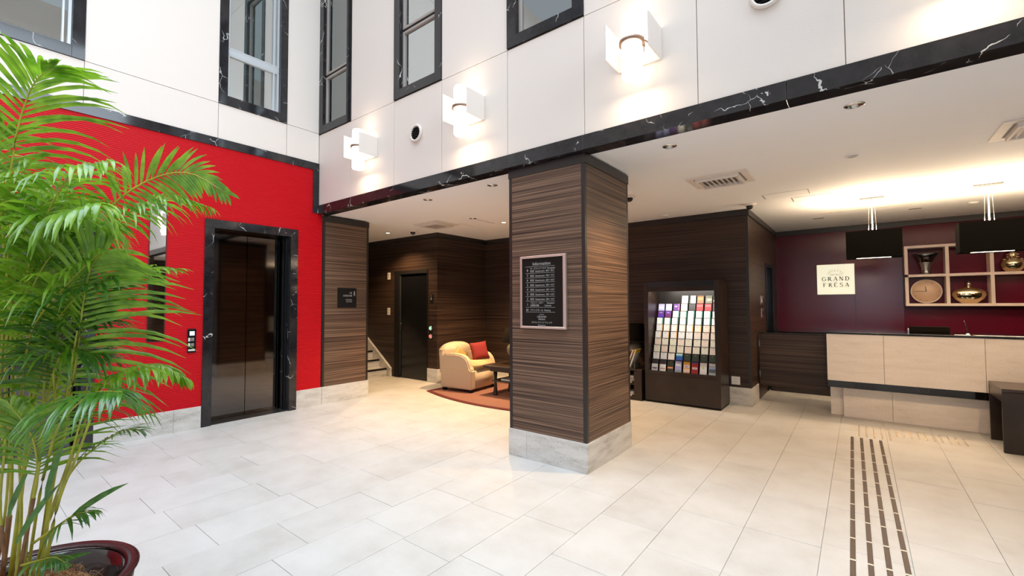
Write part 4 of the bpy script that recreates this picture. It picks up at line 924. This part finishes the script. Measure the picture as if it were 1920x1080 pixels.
# ================================================================== TACTILE GUIDE STRIP
ga = .0105
t = thing('tactile_guide_strip', 'four parallel brown tactile guide bars leading to the counter', 'guide strip', (-.066, 3.3, 0), ga)
seg = None; cap = None
for c_ in range(4):
    for r_ in range(-5, 10):
        x, y = c_ * .0815, r_ * .3 - .0
        if y + .29 > 2.98: continue
        if seg is None:
            seg = MB().box(-.013, .006, .0, .013, .294, .005, .002).build('guide_bar', RUBBER, t, local=True); cap = MB().box(-.0145, -.008, .0, .0145, .008, .0055, .001).build('joint_cap', CREAM, t, local=True)
            a, b = seg, cap
        else:
            a, b = seg.copy(), cap.copy(); C.objects.link(a); C.objects.link(b)
        a.location = (x, y, .0012); b.location = (x, y, .0012)
for c_ in range(4):
    a = seg.copy(); C.objects.link(a); a.location = (c_ * .0815, 2.70 if False else 2.7, .0012)
t = thing('tactile_warning_studs', 'rows of small brass tactile studs on the floor along the counter', 'floor studs', (.4, 6.75, 0)); m = MB()
for i in range(5):
    for j in range(10): m.lathe([(.010, .0008), (.009, .004), (.004, .006)], 6, (-.035 + i * .068, 6.40 + j * .058, 0))
for i in range(10):
    for j in range(6): m.lathe([(.010, .0008), (.009, .004), (.004, .006)], 6, (.30 + i * .062, 6.62 + j * .058, 0))
m.build('studs', GOLD, t, kind='stuff')

# ================================================================== PALM IN A BOWL
PCX, PCY, PR, PH = -2.613, .2155, .363, .40
t = thing('plant_pot', 'large dark glazed bowl pot holding the palm at the lower left', 'pot', (PCX, PCY, 0))
MB().lathe([(.16, 0), (.19, .01), (.27, .12), (.335, .26), (.35, .375), (.300, .385), (.290, .33), (.20, .25), (.001, .235)], 56, (PCX, PCY, 0), caps=False).build('bowl', POT, t)
MB().lathe([(.325, .385), (.352, .380), (PR, .392), (PR, PH - .006), (.355, PH), (.325, PH - .003), (.312, .389), (.325, .385)], 56, (PCX, PCY, 0), caps=False).build('rim', POTRIM, t)
MB().lathe([(.262, .30), (.24, .335), (.16, .365), (.06, .385), (.001, .39)], 32, (PCX - .02, PCY - .03, 0), caps=False).build('coir_mound', SOIL, t)
m = MB(); rc = random.Random(3)
for i in range(700):
    a, r_ = rc.uniform(0, 2 * PI), .25 * math.sqrt(rc.random()); x, y = PCX - .02 + r_ * math.cos(a), PCY - .03 + r_ * math.sin(a); z = .39 - .9 * r_ * r_
    dx, dy = rc.uniform(-.05, .05), rc.uniform(-.05, .05)
    m.tube([(x, y, z), (x + dx * .5, y + dy * .5, z + rc.uniform(.005, .03)), (x + dx, y + dy, z + rc.uniform(-.005, .012))], .0012, 3)
m.build('coir_fibres', SOIL, t, kind='stuff')

DP = fwd.dot(Vector((PCX, PCY, 0)) - Vector((0, 0, EYE)))       # real distance of the palm from the eye
palm = thing('areca_palm', 'tall feathery areca palm with yellow-green canes in the bowl pot', 'palm', (PCX, PCY, .37))
rl = random.Random(21)
def bez(P, n):
    """smooth curve through points (Catmull-Rom)"""
    Q = [P[0] * 2 - P[1]] + P + [P[-1] * 2 - P[-2]]; out = []; N = len(P) - 1
    for i in range(n + 1):
        s = i / n * N; k_ = min(int(s), N - 1); u_ = s - k_; a, b, c, d = Q[k_:k_ + 4]
        out.append(.5 * ((2 * b) + (c - a) * u_ + (2 * a - 5 * b + 4 * c - d) * u_ * u_ + (3 * b - a - 3 * c + d) * u_ ** 3))
    return out
def leaflet(mb, p, d, n, L, w_, droop, segs=5):
    """narrow folded blade from p along d; n = blade normal"""
    d = d.normalized(); side = d.cross(n).normalized(); tb = bmesh.new(); pv = None; pos = Vector(p); dirv = d.copy()
    for i in range(segs + 1):
        s = i / segs; ww = w_ * (math.sin(PI * min(1, .14 + .86 * s)) ** .7 if s < 1 else 0) * (.55 if i == 0 else 1) / 2 + .0004
        nn = side.cross(dirv).normalized()
        row = [tb.verts.new(pos - side * ww + nn * ww * .35), tb.verts.new(pos), tb.verts.new(pos + side * ww + nn * ww * .35)]
        if pv:
            tb.faces.new((pv[0], pv[1], row[1], row[0])); tb.faces.new((pv[1], pv[2], row[2], row[1]))
        pv = row; dirv = (dirv + Vector((0, 0, -droop / segs)) * (1 + s)).normalized(); pos = pos + dirv * L / segs
    mb._merge(tb, None, None, True)
leafcount = [0]; mass = MB(); massd = MB()
def frond(pts, Lmax, npair, named, dark=False, start=.22, droop=.9, spread=58, wid=.017, upv=None):
    ctr = bez([Vector(p) for p in pts], 40); N = len(ctr) - 1
    ob = MB().tube(ctr[::2], [.0052 * (1 - .75 * i / (len(ctr[::2]) - 1)) for i in range(len(ctr[::2]))], 6).build('frond', STEM, palm)
    for k_ in range(npair):
        s = start + (1 - start) * (k_ + .5) / npair; i = min(int(s * N), N - 1); p_ = ctr[i].lerp(ctr[i + 1], s * N - i)
        tg = (ctr[min(i + 1, N)] - ctr[max(i - 1, 0)]).normalized()
        if upv is None:
            sd = tg.cross(Vector((0, 0, 1)))
            if sd.length < .15: sd = tg.cross(rt)
            sd.normalize()
        else: sd = Vector(upv).normalized(); sd = (sd - tg * sd.dot(tg)).normalized()
        nrm = sd.cross(tg).normalized()
        if nrm.z < 0: nrm = -nrm
        q_ = (k_ + .5) / npair; LL = Lmax * (.55 + .45 * math.sin(PI * min(1, q_ * 1.15 + .12))) * (1 if q_ < .8 else 1 - (q_ - .8) * 2)
        an = R(spread * (1 - .62 * q_) + rl.uniform(-5, 5))
        for sgn in (-1, 1):
            d = tg * math.cos(an) + sd * sgn * math.sin(an) + nrm * rl.uniform(.05, .28)
            if named and leafcount[0] < 300:
                mb = MB(); leaflet(mb, p_, d, nrm, LL * rl.uniform(.9, 1.08), wid, droop * rl.uniform(.7, 1.3)); mb.build('leaflet', LEAFD if dark else LEAF, ob); leafcount[0] += 1
            else: leaflet(massd if dark else mass, p_, d, nrm, LL * rl.uniform(.85, 1.1), wid, droop * rl.uniform(.7, 1.4), 4)
def P(*l): return [at(x, y, DP + d) for x, y, d in l]
base = Vector((PCX, PCY, .36))
# fronds read from the photograph: (pixel x, pixel y, offset in depth) along the midrib
frond(P((20, 620, 0), (12, 420, -.02), (30, 257, -.05), (62, 160, -.08), (100, 128, -.10)), .33, 26, True, droop=.7, start=.3)
frond(P((100, 720, .0), (120, 560, .0), (165, 440, .0), (230, 368, .02), (300, 330, .04), (360, 326, .05), (424, 362, .06)), .17, 30, True, start=.32, droop=.5, wid=.014, spread=74, upv=up)
frond(P((90, 700, .0), (115, 560, .05), (183, 440, .08), (255, 392, .1), (320, 368, .12), (392, 388, .14)), .2, 28, True, start=.35, droop=1.2, wid=.013)
frond(P((110, 800, .05), (150, 640, .05), (200, 545, .05), (265, 508, .05), (336, 505, .05)), .17, 26, True, start=.3, droop=.6, wid=.013)
frond(P((95, 900, .0), (128, 770, .0), (145, 660, -.03), (156, 570, -.06), (172, 500, -.1), (200, 470, -.12)), .42, 30, True, start=.22, droop=.55, spread=72, wid=.017, upv=rt)
frond(P((105, 950, .0), (145, 830, .02), (185, 735, .04), (240, 692, .05), (300, 684, .05), (352, 712, .05)), .16, 26, True, start=.4, droop=1.3, wid=.017)
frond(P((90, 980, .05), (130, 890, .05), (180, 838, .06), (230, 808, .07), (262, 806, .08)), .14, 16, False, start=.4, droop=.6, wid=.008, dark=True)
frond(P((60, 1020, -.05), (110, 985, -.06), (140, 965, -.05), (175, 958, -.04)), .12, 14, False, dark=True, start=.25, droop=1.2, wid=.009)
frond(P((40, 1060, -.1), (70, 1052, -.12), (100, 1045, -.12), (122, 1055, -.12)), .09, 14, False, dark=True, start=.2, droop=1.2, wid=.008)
# the dense mass: fronds around the canes
spec = [((20, 560), (10, 400), (-30, 300), (-80, 260)), ((40, 640), (60, 480), (110, 370), (170, 320)), ((30, 600), (70, 450), (130, 330), (205, 300)), ((10, 700), (40, 560), (100, 450), (180, 420)),
        ((60, 760), (90, 640), (140, 560), (215, 520)), ((20, 800), (30, 640), (70, 520), (120, 450)), ((0, 700), (-10, 520), (10, 380), (60, 300)), ((50, 820), (80, 700), (130, 620), (200, 590)),
        ((10, 860), (-10, 700), (-40, 560), (-70, 480)), ((40, 900), (70, 800), (100, 690), (160, 640)), ((0, 760), (-30, 640), (-60, 520), (-120, 470)), ((60, 700), (50, 560), (80, 430), (60, 330)),
        ((20, 660), (30, 500), (60, 400), (130, 360)), ((80, 900), (110, 800), (170, 740), (230, 735)), ((10, 500), (0, 380), (-20, 300), (10, 240)), ((50, 980), (70, 900), (60, 820), (20, 760)),
        ((0, 640), (20, 520), (90, 470), (150, 480)), ((40, 740), (60, 620), (120, 540), (190, 470)), ((30, 560), (80, 430), (140, 400), (190, 380)), ((70, 860), (90, 740), (120, 660), (190, 660))]
for i, s_ in enumerate(spec):
    dd = rl.uniform(-.32, .42); s0 = P(*[(x, y, dd * (j / 3) + .04 * math.sin(i * 2.1 + j)) for j, (x, y) in enumerate(s_)])
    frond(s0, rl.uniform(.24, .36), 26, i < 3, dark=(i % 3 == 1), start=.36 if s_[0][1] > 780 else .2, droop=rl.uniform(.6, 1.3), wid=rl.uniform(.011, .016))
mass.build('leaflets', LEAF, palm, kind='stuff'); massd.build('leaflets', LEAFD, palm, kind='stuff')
# canes
canes = [((4, 1085), (22, 900), (10, 700), (22, 560)), ((20, 1080), (45, 880), (60, 720), (75, 560)), ((35, 1080), (75, 860), (85, 700), (110, 560)), ((50, 1085), (80, 900), (120, 760), (145, 620)), ((70, 1070), (90, 930), (105, 820), (100, 700)),
         ((60, 1090), (95, 960), (140, 830), (165, 720)), ((0, 1000), (-5, 850), (5, 640), (20, 420)), ((85, 1060), (110, 940), (150, 840), (185, 740)), ((10, 1060), (0, 940), (10, 800), (-15, 660)), ((30, 1090), (40, 960), (35, 800), (50, 640)),
         ((75, 1085), (100, 900), (125, 790), (128, 680)), ((45, 1070), (60, 930), (95, 780), (120, 660)), ((-10, 1080), (10, 960), (20, 820), (30, 700))]
for i, s_ in enumerate(canes):
    d0, d1 = rl.uniform(-.10, .14), rl.uniform(-.12, .16); c_ = bez(P(*[(x, y, d0 + (d1 - d0) * j / 3) for j, (x, y) in enumerate(s_)]), 14)
    r_ = rl.uniform(.0035, .0068); ob = MB().tube(c_, [r_ * (1.25 - .55 * j / 14) for j in range(15)], 8).build('cane', STEM, palm)
    if i in (0, 2, 8, 12): MB().tube(c_[:4], r_ * 1.5, 8).build('sheath', STEMB, ob)
for i, (x, y, an) in enumerate(((178, 900, 40), (60, 900, 70), (120, 1000, 30), (20, 870, 95), (75, 950, 60), (130, 870, 75), (45, 800, 100))):       # a few low single blades
    mb = MB(); p_ = at(x - 45, y + 70, DP - .03 * i); d = (rt * math.cos(R(an)) + up * math.sin(R(an))); leaflet(mb, p_, d, -fwd, rl.uniform(.2, .3), .022, .25); mb.build('young_leaf', LEAFD, palm)
